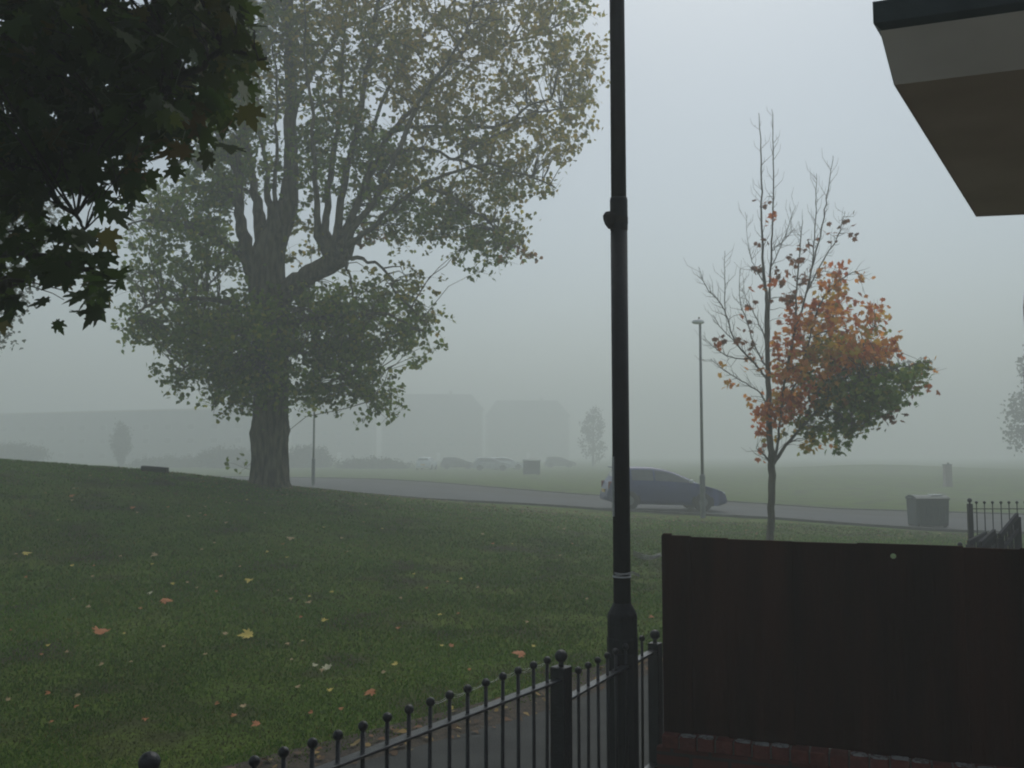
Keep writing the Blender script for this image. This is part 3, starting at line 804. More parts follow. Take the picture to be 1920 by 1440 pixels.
    lo = leaf_cloud('crown', Cn, .125, cols, tmpl_maple(True), True, M['leafdark'], None, .75, .38)
    for o in (to, bo, lo):
        o.parent = root; o.matrix_parent_inverse = Matrix.Translation(-org)
    print('near maple leaves', len(Cn))
near_maple()

# ------------------------------------------------------------ background trees and shrubs
def simple_tree(name, label, cat, px, d, ytop, crown, trunk_w, base_z=None, leaf=.14, pal=None, n=1, dens=1.6, group=None, thick=1.6, basepx=None):
    """crown: list of (px,py,rx,ry,density)"""
    b = P(px, 850, d)
    gz = Hs(b.x, d) if base_z is None else base_z
    root = empty(name, (b.x, d, gz)); org = Vector(root.location)
    tag(root, label, cat, group)
    tr = MB(); cr = MB()
    top = P(px, ytop, d)
    rr = trunk_w / 2
    p, r = smooth_limb([Vector((b.x, d, gz - .1)), Vector((b.x, d, gz + .3)), Vector((b.x + .03, d, (gz + top.z) / 2)), Vector((b.x, d, top.z))], [rr * 1.25, rr, rr * .75, rr * .15], 5, rr * .1)
    tr.tube(p, r, 10, cap=False)
    nodes = (np.array([list(q) for q in p[3:]]), np.array(r[3:]))
    pal = pal or ([(.03, .045, .018), (.045, .06, .022), (.06, .065, .025)], [3, 3, 2])
    Cn, cols = [], []
    leafpx = (leaf * FPX / d) ** 2 * .5
    for (x, y, rx, ry, q) in crown:
        for pc, _ in blob_points([(x, y, rx, ry, q, 0)], d, .3, 16, dens, leafpx, thick):
            twig_to(tr, nodes, pc, .012, thin=.005, n=4)
            m = 16
            Cn.append(np.array(pc) + RNG.normal(size=(m, 3)) * .28); cols.append(colours(m, *pal, .25))
    Cn = np.concatenate(Cn); cols = np.concatenate(cols)
    keep = Cn[:, 2] > gz + .02
    to = tr.build('trunk', M['barkdark'], None, True)
    lo = leaf_cloud('crown', Cn[keep], leaf, cols[keep], tmpl_poplar(), False, M['leaf'], None, .5)
    for o in (to, lo):
        o.parent = root; o.matrix_parent_inverse = Matrix.Translation(-org)
    return root
simple_tree('tree', 'leafy tree at the left edge, faded by fog behind the overhanging maple', 'tree', -90, 31, 200,
            [(-40, 600, 70, 60, 1), (-20, 480, 90, 90, 1), (40, 420, 60, 60, .8), (100, 400, 40, 40, .5), (90, 480, 25, 30, .5), (-80, 380, 120, 130, 1), (-60, 250, 100, 100, 1), (40, 540, 22, 40, .6), (0, 640, 16, 26, .6)], .5, leaf=.13, thick=2.2)
simple_tree('small_tree', 'slim tree standing alone, ghostly in the fog left of the dark lamp column', 'tree', 1112, 140, 762,
            [(1112, 800, 20, 32, 1.1), (1112, 835, 24, 20, .9), (1108, 775, 12, 12, .8), (1120, 855, 14, 10, .6)], .4, leaf=.3, thick=2, dens=2.4)
simple_tree('tree', 'tree cut by the right edge, thick trunk beyond the far black railing', 'tree', 1942, 26, 420,
            [(2110, 720, 80, 60, .9), (2120, 560, 110, 90, 1), (2090, 380, 100, 90, 1)], .6, leaf=.12, thick=1.8)
simple_tree('tree', 'pale foggy tree far behind the big trunk at the right edge', 'tree', 1950, 78, 640,
            [(1930, 780, 42, 50, .9), (1915, 820, 26, 30, .6), (1950, 700, 40, 60, .9)], .4, leaf=.26, thick=2.4, dens=2.4)
def shrub(label, px, py, rx, ry, d, pal=None):
    b = P(px, py, d); s = d / FPX
    root_z = Hs(b.x, d)
    root = empty('shrub', (b.x, d, root_z)); tag(root, label, 'shrub')
    org = Vector(root.location)
    st = MB()
    Cn = []
    n = int(rx * ry * .5) + 30
    for _ in range(n):
        v = RNG.normal(size=3); v /= np.linalg.norm(v); v *= RNG.uniform(.3, 1)
        c = np.array([b.x + v[0] * rx * s, d + v[1] * rx * s * .8, max(root_z + .15, b.z + v[2] * ry * s)])
        if RNG.uniform() < .3:
            st.tube([Vector((b.x + v[0] * .3, d + v[1] * .3, root_z - .05)), Vector((*((c[:2] * .7) + np.array([b.x, d]) * .3), (c[2] + root_z) / 2)), Vector(c)], [.03, .02, .008], 4, cap=False)
        Cn.append(c + RNG.normal(size=(14, 3)) * .25)
    Cn = np.concatenate(Cn); Cn = Cn[Cn[:, 2] > root_z + .02]
    cols = colours(len(Cn), *(pal or ([(.025, .04, .015), (.04, .055, .02), (.05, .055, .022)], [3, 3, 2])), .25)
    so = st.build('stems', M['barkdark'], None, True)
    lo = leaf_cloud('foliage', Cn, .2, cols, tmpl_poplar(), False, M['leaf'], None, .3)
    for o in (so, lo):
        o.parent = root; o.matrix_parent_inverse = Matrix.Translation(-org)
shrub('tall narrow shrub against the long grey building', 228, 828, 15, 36, 120)
shrub('wide low shrub hiding the foot of the long grey building', 330, 872, 90, 14, 125)
shrub('foggy broad bush just left of the poplar trunk', 430, 862, 60, 22, 118)
shrub('foggy bush right behind the poplar trunk beside a far lamp post', 575, 868, 50, 32, 122)
shrub('foggy hedge bush left of the parked white cars', 700, 876, 75, 14, 115)
shrub('low dark bush at the left end of the long grey building', 20, 852, 70, 18, 120)

# ------------------------------------------------------------ house with flat canopy (upper right)
def house():
    a = P(1676, 157, 2.79)                      # near left soffit corner
    zs = a.z
    b = PZ(1830, 405, zs)                       # far left soffit corner
    c = PZ(1920, 127, zs); e = PZ(1920, 401, zs)
    v1 = (c - a).normalized(); v2 = (e - b).normalized()
    wdir = (b - a).normalized()                 # wall runs parallel to the canopy side
    ext = 1.55
    A, B = a, b
    Cc, Ee = a + v1 * ext, b + v2 * (ext * .95)
    w0 = A + v1 * ext
    root = empty('house', (w0.x, w0.y, 0)); org = Vector(root.location)
    tag(root, 'house at the right whose flat canopy with pale fascia juts into the upper right corner', 'house')
    perp = Vector((wdir.y, -wdir.x, 0)).normalized()   # towards inside the house
    p0 = w0 - wdir * 6.0; p1 = w0 + wdir * 2.6
    wl = MB()
    vs = [p0, p1, p1 + perp * 7, p0 + perp * 7]
    wl.add([(q.x, q.y, 0) for q in vs] + [(q.x, q.y, 5.6) for q in vs], [(3, 2, 1, 0), (4, 5, 6, 7), (0, 1, 5, 4), (1, 2, 6, 5), (2, 3, 7, 6), (3, 0, 4, 7)])
    parts = [wl.build('wall', M['brickred'])]
    def slab(name, pts, z0, z1, m):
        s = MB()
        n = len(pts)
        s.add([(q.x, q.y, z0) for q in pts] + [(q.x, q.y, z1) for q in pts], [tuple(range(n))[::-1], tuple(range(n, 2 * n))] + [(k, (k + 1) % n, (k + 1) % n + n, k + n) for k in range(n)])
        o = s.build(name, m); parts.append(o); return o
    # soffit board, set 3 mm up inside the fascia
    slab('soffit', [A, Cc, Ee, B], zs, zs + .02, M['soffit'])
    zf = P(1664, 62, A.y).z
    out = lambda q, dx, dy: q + (-v1) * dx + (-wdir) * dy
    A1 = A - v1 * .018 - wdir * .02; B1 = B - v2 * .018 + wdir * .02
    C1, E1 = Cc - wdir * .02, Ee + wdir * .02
    # fascia leans out slightly: built as a ring of quads
    f = MB()
    lo = [A, Cc, Ee, B]; hi = [A - v1 * .03 - wdir * .03, Cc - wdir * .03, Ee + wdir * .03, B - v2 * .03 + wdir * .03]
    f.add([(q.x, q.y, zs - .004) for q in lo] + [(q.x, q.y, zf) for q in hi] + [(q.x, q.y, zf) for q in [A + v1 * .02 + wdir * .02, Cc + wdir * .02, Ee - wdir * .02, B + v2 * .02 - wdir * .02]],
          [(0, 1, 5, 4), (2, 3, 7, 6), (3, 0, 4, 7), (4, 5, 9, 8), (6, 7, 11, 10), (7, 4, 8, 11)])
    parts.append(f.build('fascia', M['fascia']))
    zg = P(1650, 10, A.y).z
    G = [A - v1 * .045 - wdir * .045, Cc - wdir * .045, Ee + wdir * .045, B - v2 * .045 + wdir * .045]
    G2 = [A - v1 * .012 - wdir * .02, Cc - wdir * .02, Ee + wdir * .02, B - v2 * .012 + wdir * .02]
    g = MB()
    z1 = P(1650, 50, A.y).z
    g.add([(q.x, q.y, zf - .012) for q in G2] + [(q.x, q.y, z1) for q in G] + [(q.x, q.y, zg) for q in G],
          [(0, 1, 2, 3), (0, 1, 5, 4), (3, 0, 4, 7), (2, 3, 7, 6), (4, 5, 9, 8), (7, 4, 8, 11), (6, 7, 11, 10), (8, 9, 10, 11)])
    parts.append(g.build('roof_edge', M['gutter']))
    for t, nm in ((-3.2, 'window'), (0.9, 'door')):
        q = w0 + wdir * t
        z0, z1_ = (.9, 2.1) if nm == 'window' else (.05, 2.1)
        fr = MB(); ang = math.atan2(wdir.y, wdir.x)
        Mr = Matrix.Rotation(ang, 3, 'Z')
        fr.box((q.x, q.y, (z0 + z1_) / 2), (1.0, .06, z1_ - z0), Mr)
        parts.append(fr.build(nm, M['white']))
        gl = MB(); gl.box((q.x - perp.x * .032, q.y - perp.y * .032, (max(z0, .9) + z1_) / 2), (.8, .02, z1_ - max(z0, .9) - .2), Mr)
        go = gl.build('pane', M['glass']); go.parent = parts[-1]
    for o in parts:
        o.parent = root; o.matrix_parent_inverse = Matrix.Translation(-org)
house()

# ------------------------------------------------------------ garden fence on low brick wall (lower right)
def fence():
    z1 = P(1240, 1007, 5.75).z
    a = P(1240, 1007, 5.75)
    c = PZ(1920, 1029, z1)
    dr = (c - a); dr.z = 0; dr.normalize()
    ang = math.atan2(dr.y, dr.x)
    zb = P(1240, 1372, 5.75).z
    root = empty('board_fence', (a.x, a.y, zb), ang)
    tag(root, 'dark brown stained board fence with a round hole, on a low brick wall', 'fence')
    edges_px = [1240, 1293, 1362, 1483, 1608, 1806]
    xs_ = []
    for px in edges_px:
        # intersect ray with the fence plane
        v = P(px, 1010, 5.0) - Vector((0, 0, CZ)); v.z = 0
        den = v.x * dr.y - v.y * dr.x
        t = (a.x * dr.y - a.y * dr.x) / den
        q = v * t
        xs_.append((q - Vector((a.x, a.y, 0))).dot(dr))
    q = xs_[-1]
    while q < 4.6: q += .28; xs_.append(q)
    h = z1 - zb
    tops = [.012, 0.004, .0, -.004, .003, -.006] + [0.002, -.004] * 10
    hole = None
    for k in range(len(xs_) - 1):
        g = .0035 if k != 4 else .001
        x0, x1 = xs_[k] - (0 if k == 0 else .004 if k != 5 else -.0015), xs_[k + 1] + (.004 if k != 4 else -.0015)
        th = h + tops[k]
        mb = MB()
        y0 = .0225 if k % 2 else 0.0
        if k == 4:
            # board with the hole: grid with a round opening
            hp = P(1675, 1043, 5.0) - Vector((0, 0, CZ))
            den = hp.x * dr.y - hp.y * dr.x
            t = (a.x * dr.y - a.y * dr.x) / den
            hq = hp * t
            hx = (Vector((hq.x, hq.y, 0)) - Vector((a.x, a.y, 0))).dot(dr); hzz = hq.z + CZ - zb
            n = 24; r = .0155
            for yy in (y0, y0 + .02):
                pass
            ring = [(hx + r * math.cos(2 * math.pi * i / n), hzz + r * math.sin(2 * math.pi * i / n)) for i in range(n)]
            sq = []
            for i in range(n):
                an = 2 * math.pi * i / n; cx, sx = math.cos(an), math.sin(an); m_ = max(abs(cx), abs(sx)); sq.append((hx + .06 * cx / m_, hzz + .06 * sx / m_))
            for yy in (y0, y0 + .02):
                vs = [(p[0], yy, p[1]) for p in ring] + [(p[0], yy, p[1]) for p in sq]
                mb.add(vs, [(i, (i + 1) % n, n + (i + 1) % n, n + i) for i in range(n)])
                l, r_, b_, t_ = hx - .06, hx + .06, hzz - .06, hzz + .06
                mb.add([(x0, yy, 0), (x1, yy, 0), (x1, yy, b_), (x0, yy, b_)], [(0, 1, 2, 3)])
                mb.add([(x0, yy, t_), (x1, yy, t_), (x1, yy, th), (x0, yy, th)], [(0, 1, 2, 3)])
                mb.add([(x0, yy, b_), (l, yy, b_), (l, yy, t_), (x0, yy, t_)], [(0, 1, 2, 3)])
                mb.add([(r_, yy, b_), (x1, yy, b_), (x1, yy, t_), (r_, yy, t_)], [(0, 1, 2, 3)])
            vs = [(p[0], y0, p[1]) for p in ring] + [(p[0], y0 + .02, p[1]) for p in ring]
            mb.add(vs, [(i, (i + 1) % n, n + (i + 1) % n, n + i) for i in range(n)])
            mb.add([(x0, y0, th), (x1, y0, th), (x1, y0 + .02, th), (x0, y0 + .02, th)], [(0, 1, 2, 3)])
            for xx in (x0, x1):
                mb.add([(xx, y0, 0), (xx, y0, th), (xx, y0 + .02, th), (xx, y0 + .02, 0)], [(0, 1, 2, 3)])
        else:
            mb.box(((x0 + x1) / 2, y0 + .01, th / 2), (x1 - x0, .02, th))
        bo = mb.build('board', M['fence'], root)
        if k == 4: bo['label'] = 'wide board with round hole'
        if k != 4: bev(bo, .002, 1)
    for zz in (.18, h - .22):
        mb = MB(); mb.box((2.3, .070, zz), (4.5, .05, .07))
        mb.build('cross_rail', M['fence'], root)
    mb = MB(); mb.box((.045, .135, h / 2 - .1), (.07, .07, h + .1)); mb.build('post', M['fence'], root)
    mb = MB(); mb.box((xs_[5] + .06, .13, h / 2 - .1), (.07, .06, h + .1)); mb.build('post', M['fence'], root)
    mb = MB(); mb.box((.035, .004, h + .017), (.05, .05, .012)); bev(mb.build('post_cap', M['fence'], root), .003)
    # low wall: stretcher courses plus brick-on-edge coping, some with pale frosty moss
    wroot = empty('brick_wall', (a.x, a.y, 0), ang)
    tag(wroot, 'low red brick wall with pale mossy coping bricks under the brown fence', 'wall')
    mb = MB(); mb.box((2.3, .04, (zb - .075) / 2), (4.66, .20, zb - .075)); mb.build('brickwork', M['brickred'], wroot)
    mossy = mat('pale_moss_brick', (0.16, 0.13, 0.12), .95, (0.42, 0.42, 0.42), 40, bump=.6, contrast=(.38, .52))
    plain = mat('coping_brick', (0.14, 0.034, 0.026), .9, (0.20, 0.052, 0.038), 20, bump=.4)
    x = 0.0; k = 0
    pale = {1, 2, 4, 5, 6, 10, 11, 12, 13, 15, 16, 18, 19, 22}
    while x < 4.5:
        wb = .105
        mb = MB()
        dz = random.uniform(-.004, .004)
        mb.box((x + wb / 2, .035 + random.uniform(-.004, .004), zb - .037 + dz), (wb - .009, .225, .073))
        # front lip chunk of frost / moss
        bo = bev(mb.build('coping_brick', plain, wroot), .006, 2)
        if k in pale:
            mc = MB(); nn = 9
            for side_ in (0, 1):
                for i_ in range(nn):
                    an = 2 * math.pi * i_ / nn
                    mc.v.append((x + wb / 2 + (wb * .5 - .006) * max(-1, min(1, 1.35 * math.cos(an))) * random.uniform(.75, 1), .0 - .045 + .034 * max(-1, min(1, 1.35 * math.sin(an))) * random.uniform(.7, 1), zb + dz + .001 + .006 * side_))
            mc.f += [tuple(range(nn)), tuple(range(nn, 2 * nn))] + [(q_, (q_ + 1) % nn, nn + (q_ + 1) % nn, nn + q_) for q_ in range(nn)]
            mc.build('moss_cap', mossy, bo)
        x += wb; k += 1
    mb = MB(); mb.box((2.3, .04, zb - .04), (4.5, .19, .066)); mb.build('mortar_bed', M['concrete'], wroot)
    return a, dr
fa, fdr = fence()

# ------------------------------------------------------------ black ball-topped railing in front
def finial(parent, c, r, name='ball_finial'):
    mb = MB()
    ball(mb, (0, 0, 0), r, 14, 9)
    mb.lathe([(r * .45, -r * 1.5), (r * .35, -r * 1.1), (r * .5, -r * .75)], 10)
    return mb.build(name, M['black'], parent, True, loc=c)
def railing():
    d0, d1, d2 = 2.74, 4.6, 5.80
    q0, q1, q2 = P(280, 1430, d0), P(1052, 1230, d1), P(1228, 1190, d2)
    root = empty('metal_railing', (q1.x, q1.y, 0))
    tag(root, 'black metal railing with round ball tops between lawn path and camera', 'railing')
    def loc(p): return Vector(p) - Vector((q1.x, q1.y, 0))
    def post(q, w_):
        r = .031
        top = q.z - r * 1.55
        mb = MB(); g = loc((q.x, q.y, top / 2)); ang = math.atan2((q1 - q0).y, (q1 - q0).x)
        Mr = Matrix.Rotation(ang, 3, 'Z')
        mb.box(g, (w_, w_, top), Mr)
        po = bev(mb.build('post', M['black'], root), .006, 2)
        finial(po, loc(q), r)
        return po
    post(q0, .08); post(q1, .08); post(q2, .07)
    proto = None
    def span(a, b, xs_px, ytop_fn, zrail, tilt):
        nonlocal proto
        for px in xs_px:
            v = P(px, 1200, 1.0); v = Vector((v.x, v.y, 0))
            dr = Vector((b.x - a.x, b.y - a.y, 0))
            den = v.x * dr.y - v.y * dr.x
            t = (a.x * dr.y - a.y * dr.x) / den
            p = v * t
            zt = ytop_fn(px, p.y)
            off = random.uniform(-.003, .003)
            r = .0185
            if proto is None:
                mb = MB(); mb.tube([Vector((0, 0, -zt + .09)), Vector((0, 0, -.02))], .0085, 10)
                proto = mb.build('picket', M['black'], root, True)
                finial(proto, (0, 0, 0), r)
                o = proto
            else:
                o = copy_tree(proto, root)
            o.location = loc((p.x + off, p.y + off, zt))
            o.rotation_euler = (random.uniform(-.006, .006), random.uniform(-.006, .006), random.uniform(0, 3))
        u = Vector((b.x - a.x, b.y - a.y, 0)).normalized()
        for z, nm in ((zrail, 'rail'), (.14, 'rail')):
            mb = MB()
            mb.bar(loc((a.x, a.y, z)) + u * .035, loc((b.x, b.y, z)) - u * .035, .05, .012)
            bev(mb.build(nm, M['railtop'], root), .002, 1)
        # hinge lugs
        mb = MB(); p = loc((a.x, a.y, zrail)) + u * .055
        mb.box(p, (.03, .05, .05), Matrix.Rotation(math.atan2(u.y, u.x), 3, 'Z')); bev(mb.build('bracket', M['black'], root), .004)
    z1 = lambda px, d: P(px, np.interp(px, [280, 480, 637, 768, 910, 1026], [1530, 1428, 1378, 1330, 1280, 1238]), d).z
    span(q0, q1, [300, 362, 424, 480, 536, 587, 636, 682, 726, 768, 807, 843, 877, 910, 942, 972, 1000, 1026], z1, P(1030, 1277, 4.55).z, 0)
    z2 = lambda px, d: P(px, np.interp(px, [1083, 1121, 1204], [1257, 1238, 1197]), d).z
    span(q1, q2, [1083, 1102, 1121, 1138, 1155, 1172, 1188, 1204], z2, P(1075, 1306, 4.7).z, 0)
    q9 = q0 - (q1 - q0) * .9
    post(Vector((q9.x, q9.y, q0.z)), .08)
    span(Vector((q9.x, q9.y, 0)), q0, [], None, P(1030, 1277, 4.55).z, 0)
    return q1, q2
rq1, rq2 = railing()

# ------------------------------------------------------------ near lamp column
def near_lamp():
    D = 5.45
    bx = P(1168, 1300, D).x
    s = D / FPX
    root = empty('lamp_column', (bx, D, 0))
    tag(root, 'tall black lamp column with a thick base, just behind the railing', 'lamp post')
    z = lambda y: P(1165, y, D).z
    mb = MB()
    mb.lathe([(.092, 0), (.092, .12), (.089, .125), (.089, z(1196)), (.0855, z(1194)), (.0855, z(1154)), (.083, z(1150)), (.049, z(1129)), (.0485, z(1125))], 14)
    b = mb.build('base', M['lampblack'], root)
    md = MB(); md.box((0, -.089, .62), (.10, .012, .5)); bev(md.build('access_door', M['lampblack'], b), .003)
    mb = MB()
    mb.lathe([(.050, z(1130)), (.050, z(430))], 28)
    mb.build('shaft', M['lampblack'], root, True)
    mb = MB(); mb.lathe([(.0515, z(432)), (.0525, z(430)), (.0525, z(376)), (.0500, z(371))], 28); mb.build('sleeve', M['lampblack'], root, True)
    mb = MB(); mb.lathe([(.0455, z(373)), (.044, 6.2)], 28); mb.build('upper_shaft', M['lampblack'], root, True)
    mb = MB()
    c = P(1143, 413, D); c = Vector((c.x - bx, -.02, c.z))
    mb.lathe([(.012, -.055), (.03, -.03), (.04, .0), (.042, .022), (.03, .042), (.012, .046)], 12, c)
    mb.lathe([(.0545, z(420)), (.0545, z(408))], 24)
    mb.build('clamp', M['rubber'], root)
    mb = MB(); mb.lathe([(.0535, z(1082)), (.0535, z(1079))], 28); mb.build('wire_tie', M['web'], root)
    # narrow pale plate on the left flank
    mb = MB()
    a0, a1 = R(188), R(214)
    n = 5
    vs = []
    for zz in (z(968), z(856)):
        for rr in (.0505, .0535):
            for k in range(n): 
                a = a0 + (a1 - a0) * k / (n - 1); vs.append((rr * math.cos(a), rr * math.sin(a), zz))
    fs = []
    for k in range(n - 1):
        fs += [(n + k, n + k + 1, 3 * n + k + 1, 3 * n + k), (k, 2 * n + k, 2 * n + k + 1, k + 1), (k, k + 1, n + k + 1, n + k), (2 * n + k, 3 * n + k, 3 * n + k + 1, 2 * n + k + 1)]
    fs += [(0, n, 3 * n, 2 * n), (n - 1, 3 * n - 1, 4 * n - 1, 2 * n - 1)]
    mb.add(vs, fs); mb.build('plate', M['plate'], root)
    # lantern above the picture
    mb = MB(); mb.tube([(0, 0, 6.15), (0, .05, 6.45), (0, .3, 6.6), (0, .5, 6.62)], .03, 10); mb.build('arm', M['lampblack'], root, True)
    mb = MB(); mb.box((0, .78, 6.62), (.22, .55, .12)); bev(mb.build('lantern', M['lampblack'], root), .03, 3)
near_lamp()

# ------------------------------------------------------------ cobwebs
def web(name, label, strands, r=.0007):
    mb = MB()
    o0 = Vector(strands[0][0])
    for st in strands:
        mb.tube([Vector(p) - o0 for p in st], r, 3, cap=False)
    o = mb.build(name, M['web'], None)
    o.location = o0
    tag(o, label, 'cobweb')
def sag(a, b, s, n=9):
    a, b = Vector(a), Vector(b)
    return [a.lerp(b, t) + Vector((RNG.normal() * .001, RNG.normal() * .001, -4 * s * t * (1 - t) + RNG.normal() * .0012)) for t in np.linspace(0, 1, n)]
la, lb = P(1187, 1040, 5.5), P(1240, 1040, 5.77)
st = []
for k in range(16):
    st.append(sag(la + Vector((0, 0, RNG.uniform(-.008, .03))), lb + Vector((0, 0, RNG.uniform(-.012, .012))), RNG.uniform(.010, .034)))
for k in range(14):
    i0, j0 = RNG.integers(0, 16, 2); m = RNG.integers(2, 7)
    st.append([st[i0][m], st[j0][min(8, m + int(RNG.integers(0, 2)))]])
web('cobweb', 'grey cobweb sagging between the lamp column and the fence end', st, .0009)
st = []
for k in range(9):
    a_ = P(1152, 1076 + RNG.uniform(-4, 4), 5.39); b_ = P(1186, 1074 + RNG.uniform(-3, 3), 5.39)
    st.append(sag(a_, b_, .004, 6)); st.append([b_, P(1200, 1078 + RNG.uniform(-4, 4), 5.5)])
web('cobweb', 'thin cobweb wrapped round the lamp column below the pale plate', st, .0009)
st = []
tops = [(807, 1318), (843, 1303), (877, 1292), (910, 1280), (942, 1268), (972, 1257), (1000, 1248), (1026, 1237)]
dd = lambda px: 3.3 + (px - 600) / 435 * 1.3
for (x0, y0), (x1, y1) in zip(tops[:-1], tops[1:]):
    for k in range(3):
        st.append(sag(P(x0, y0 + RNG.uniform(-4, 5), dd(x0)), P(x1, y1 + RNG.uniform(-4, 5), dd(x1)), RNG.uniform(.002, .02), 6))
web('cobweb', 'fine cobweb strung along the ball tops of the black railing', st, .0005)

# ------------------------------------------------------------ far railing, step balustrade at the right
def far_railing():
    D = 14.0
    q = P(1818, 938, D)
    gz = Hs(q.x, D)
    root = empty('metal_railing', (q.x, D, gz)); 
    tag(root, 'black ball-topped railing beside the steps at the far right edge', 'railing')
    mb = MB(); mb.box((0, 0, (q.z - gz - .05) / 2), (.065, .065, q.z - gz - .05)); po = bev(mb.build('post', M['black'], root), .005)
    finial(po, (0, 0, q.z - gz), .034)
    mb = MB(); zt = P(1850, 942, D).z - gz
    mb.tube([Vector((0, 0, .08 - zt)), Vector((0, 0, -.02))], .0085, 8)
    proto = mb.build('picket', M['black'], root, True); finial(proto, (0, 0, 0), .022)
    xs_ = [P(px, 950, D).x - q.x for px in (1831, 1846, 1861, 1877, 1892, 1907)]
    while len(xs_) < 14: xs_.append(xs_[-1] + .122)
    for k, x in enumerate(xs_):
        o = proto if k == 0 else copy_tree(proto, root)
        o.location = (x, 0, zt)
    zr = P(1850, 954, D).z - gz
    for z_ in (zr, .12):
        mb = MB(); mb.bar((.03, 0, z_), (xs_[-1] + .1, 0, z_), .035, .012); mb.build('rail', M['black'], root)
    mb = MB(); mb.box((xs_[-1] + .13, 0, (q.z - gz) / 2 - .05), (.065, .065, q.z - gz - .1)); po = bev(mb.build('post', M['black'], root), .005)
    finial(po, (xs_[-1] + .13, 0, q.z - gz), .034)
far_railing()
def balustrade(label, a_px, b_px, d, w_=.05):
    """sloping handrail from low pixel a to high pixel b, with end posts and boards"""
    a, b = P(*a_px, d), P(*b_px, d + .8)
    gz = Hs(a.x, a.y)
    root = empty('step_handrail', (a.x, a.y, gz)); tag(root, label, 'handrail')
    o0 = Vector((a.x, a.y, gz))
    mb = MB(); mb.bar(a - o0, b - o0, .035, .06); bev(mb.build('handrail', M['matteblack'], root), .004)
    for p, nm in ((a, 'post'), (b, 'post')):
        mb = MB(); h_ = p.z - gz - .02
        mb.box(Vector((p.x, p.y, gz + h_ / 2)) - o0, (w_, w_, h_)); mb.build(nm, M['matteblack'], root)
    a2, b2 = a - Vector((0, 0, .16)), b - Vector((0, 0, .16))
    mb = MB(); mb.bar(a2 - o0, b2 - o0, .04, .05); mb.build('lower_rail', M['matteblack'], root)
    n = 5
    for k in range(1, n + 1):
        p = a.lerp(b, k / (n + 1)); h_ = p.z - gz - .03
        mb = MB(); mb.box(Vector((p.x, p.y, gz + h_ / 2)) - o0, (.02, .02, h_)); mb.build('baluster', M['matteblack'], root)
balustrade('short sloping black handrail seen just behind the far railing post', (1816, 1018), (1848, 1001), 11.0)
balustrade('middle sloping black handrail behind the fence top at the right', (1838, 1020), (1864, 997), 10.2)
balustrade('tallest sloping black handrail, nearest the right edge', (1874, 1006), (1907, 966), 10.4, .06)
def corner_stub():
    d = 8.2
    c = P(1800, 1021, d); gz = Hs(c.x, d)
    root = empty('handrail_post', (c.x, d, gz)); tag(root, 'small black ball-topped post with sloping rail peeping over the fence', 'post')
    mb = MB(); mb.box((0, 0, (c.z - gz) / 2 - .02), (.045, .045, c.z - gz - .04)); mb.build('post', M['black'], root)
    finial(root, (0, 0, c.z - gz), .022)
    e = P(1780, 1042, d - .3)
    mb = MB(); mb.bar((-.01, 0, c.z - gz - .06), (e.x - c.x, e.y - d, e.z - gz), .03, .03); mb.build('rail', M['black'], root)
corner_stub()

# ------------------------------------------------------------ bins
def big_bin(label, px0, px1, ytop, ybot, d, lid_open=False):
    a, b = P(px0, ytop, d), P(px1, ytop, d)
    w_ = b.x - a.x; top = a.z; g = P(px0, ybot, d).z
    cx = (a.x + b.x) / 2; gz = Hs(cx, d)
    hgt = top - gz; dp = w_ * .72
    w_ *= .93
    root = empty('wheeled_bin', (cx, d + dp / 2, gz)); tag(root, label, 'bin')
    mb = MB()
    wb, wt = w_ * .945, w_ * .965
    zb = .08
    vs = []
    for z_, ww, dd_ in ((zb, wb, dp * .78), (hgt * .9, wt, dp * .93)):
        vs += [(-ww / 2, -dd_ / 2, z_), (ww / 2, -dd_ / 2, z_), (ww / 2, dd_ / 2, z_), (-ww / 2, dd_ / 2, z_)]
    mb.add(vs, [(3, 2, 1, 0), (4, 5, 6, 7), (0, 1, 5, 4), (1, 2, 6, 5), (2, 3, 7, 6), (3, 0, 4, 7)])
    for k in range(5):
        x = (-.5 + (k + .5) / 5) * wb * .92
        mb.box((x, -dp * .44, hgt * .5), (.035, .05, hgt * .66), Matrix.Rotation(-.07, 3, 'X'))
    bo = bev(mb.build('body', M['binplastic'], root), .015)
    mb = MB(); mb.box((0, 0, hgt * .9), (w_ * 1.0, dp * .98, .04)); bev(mb.build('rim', M['binplastic'], root), .012)
    mb = MB(); 
    n = 8
    for k in range(n):
        t0, t1 = k / n, (k + 1) / n
        f = lambda t: (-dp * .5 + dp * t, hgt * .925 + .09 * math.sin(math.pi * t) ** .7)
        (y0, z0), (y1, z1) = f(t0), f(t1)
        ww = w_ * .5
        mb.add([(-ww, y0, z0), (ww, y0, z0), (ww, y1, z1), (-ww, y1, z1), (-ww, y0, hgt * .92), (ww, y0, hgt * .92), (ww, y1, hgt * .92), (-ww, y1, hgt * .92)], [(0, 1, 2, 3), (0, 3, 7, 4), (1, 5, 6, 2)])
    mb.build('lid', M['binplastic'], root)
    for s in (-1, 1):
        mb = MB(); mb.tube([(s * w_ * .5, -dp * .2, hgt * .9), (s * w_ * .525, -dp * .2, hgt * .93), (s * w_ * .525, dp * .2, hgt * .93), (s * w_ * .5, dp * .2, hgt * .9)], .018, 6); mb.build('handle', M['binplastic'], root)
        for t in (-1, 1):
            mb = MB(); mb.lathe([(.09, -.025), (.1, -.015), (.1, .015), (.09, .025)], 14, (s * wb * .42, t * dp * .3, .1), Matrix.Rotation(math.pi / 2, 3, 'Y')); wo = mb.build('wheel', M['rubber'], root)
    return root, w_, hgt, dp
r_, w_, h_, dp_ = big_bin('dark green wheeled bin standing right of the young maple by the road', 1715, 1784, 930, 985, 28.5)
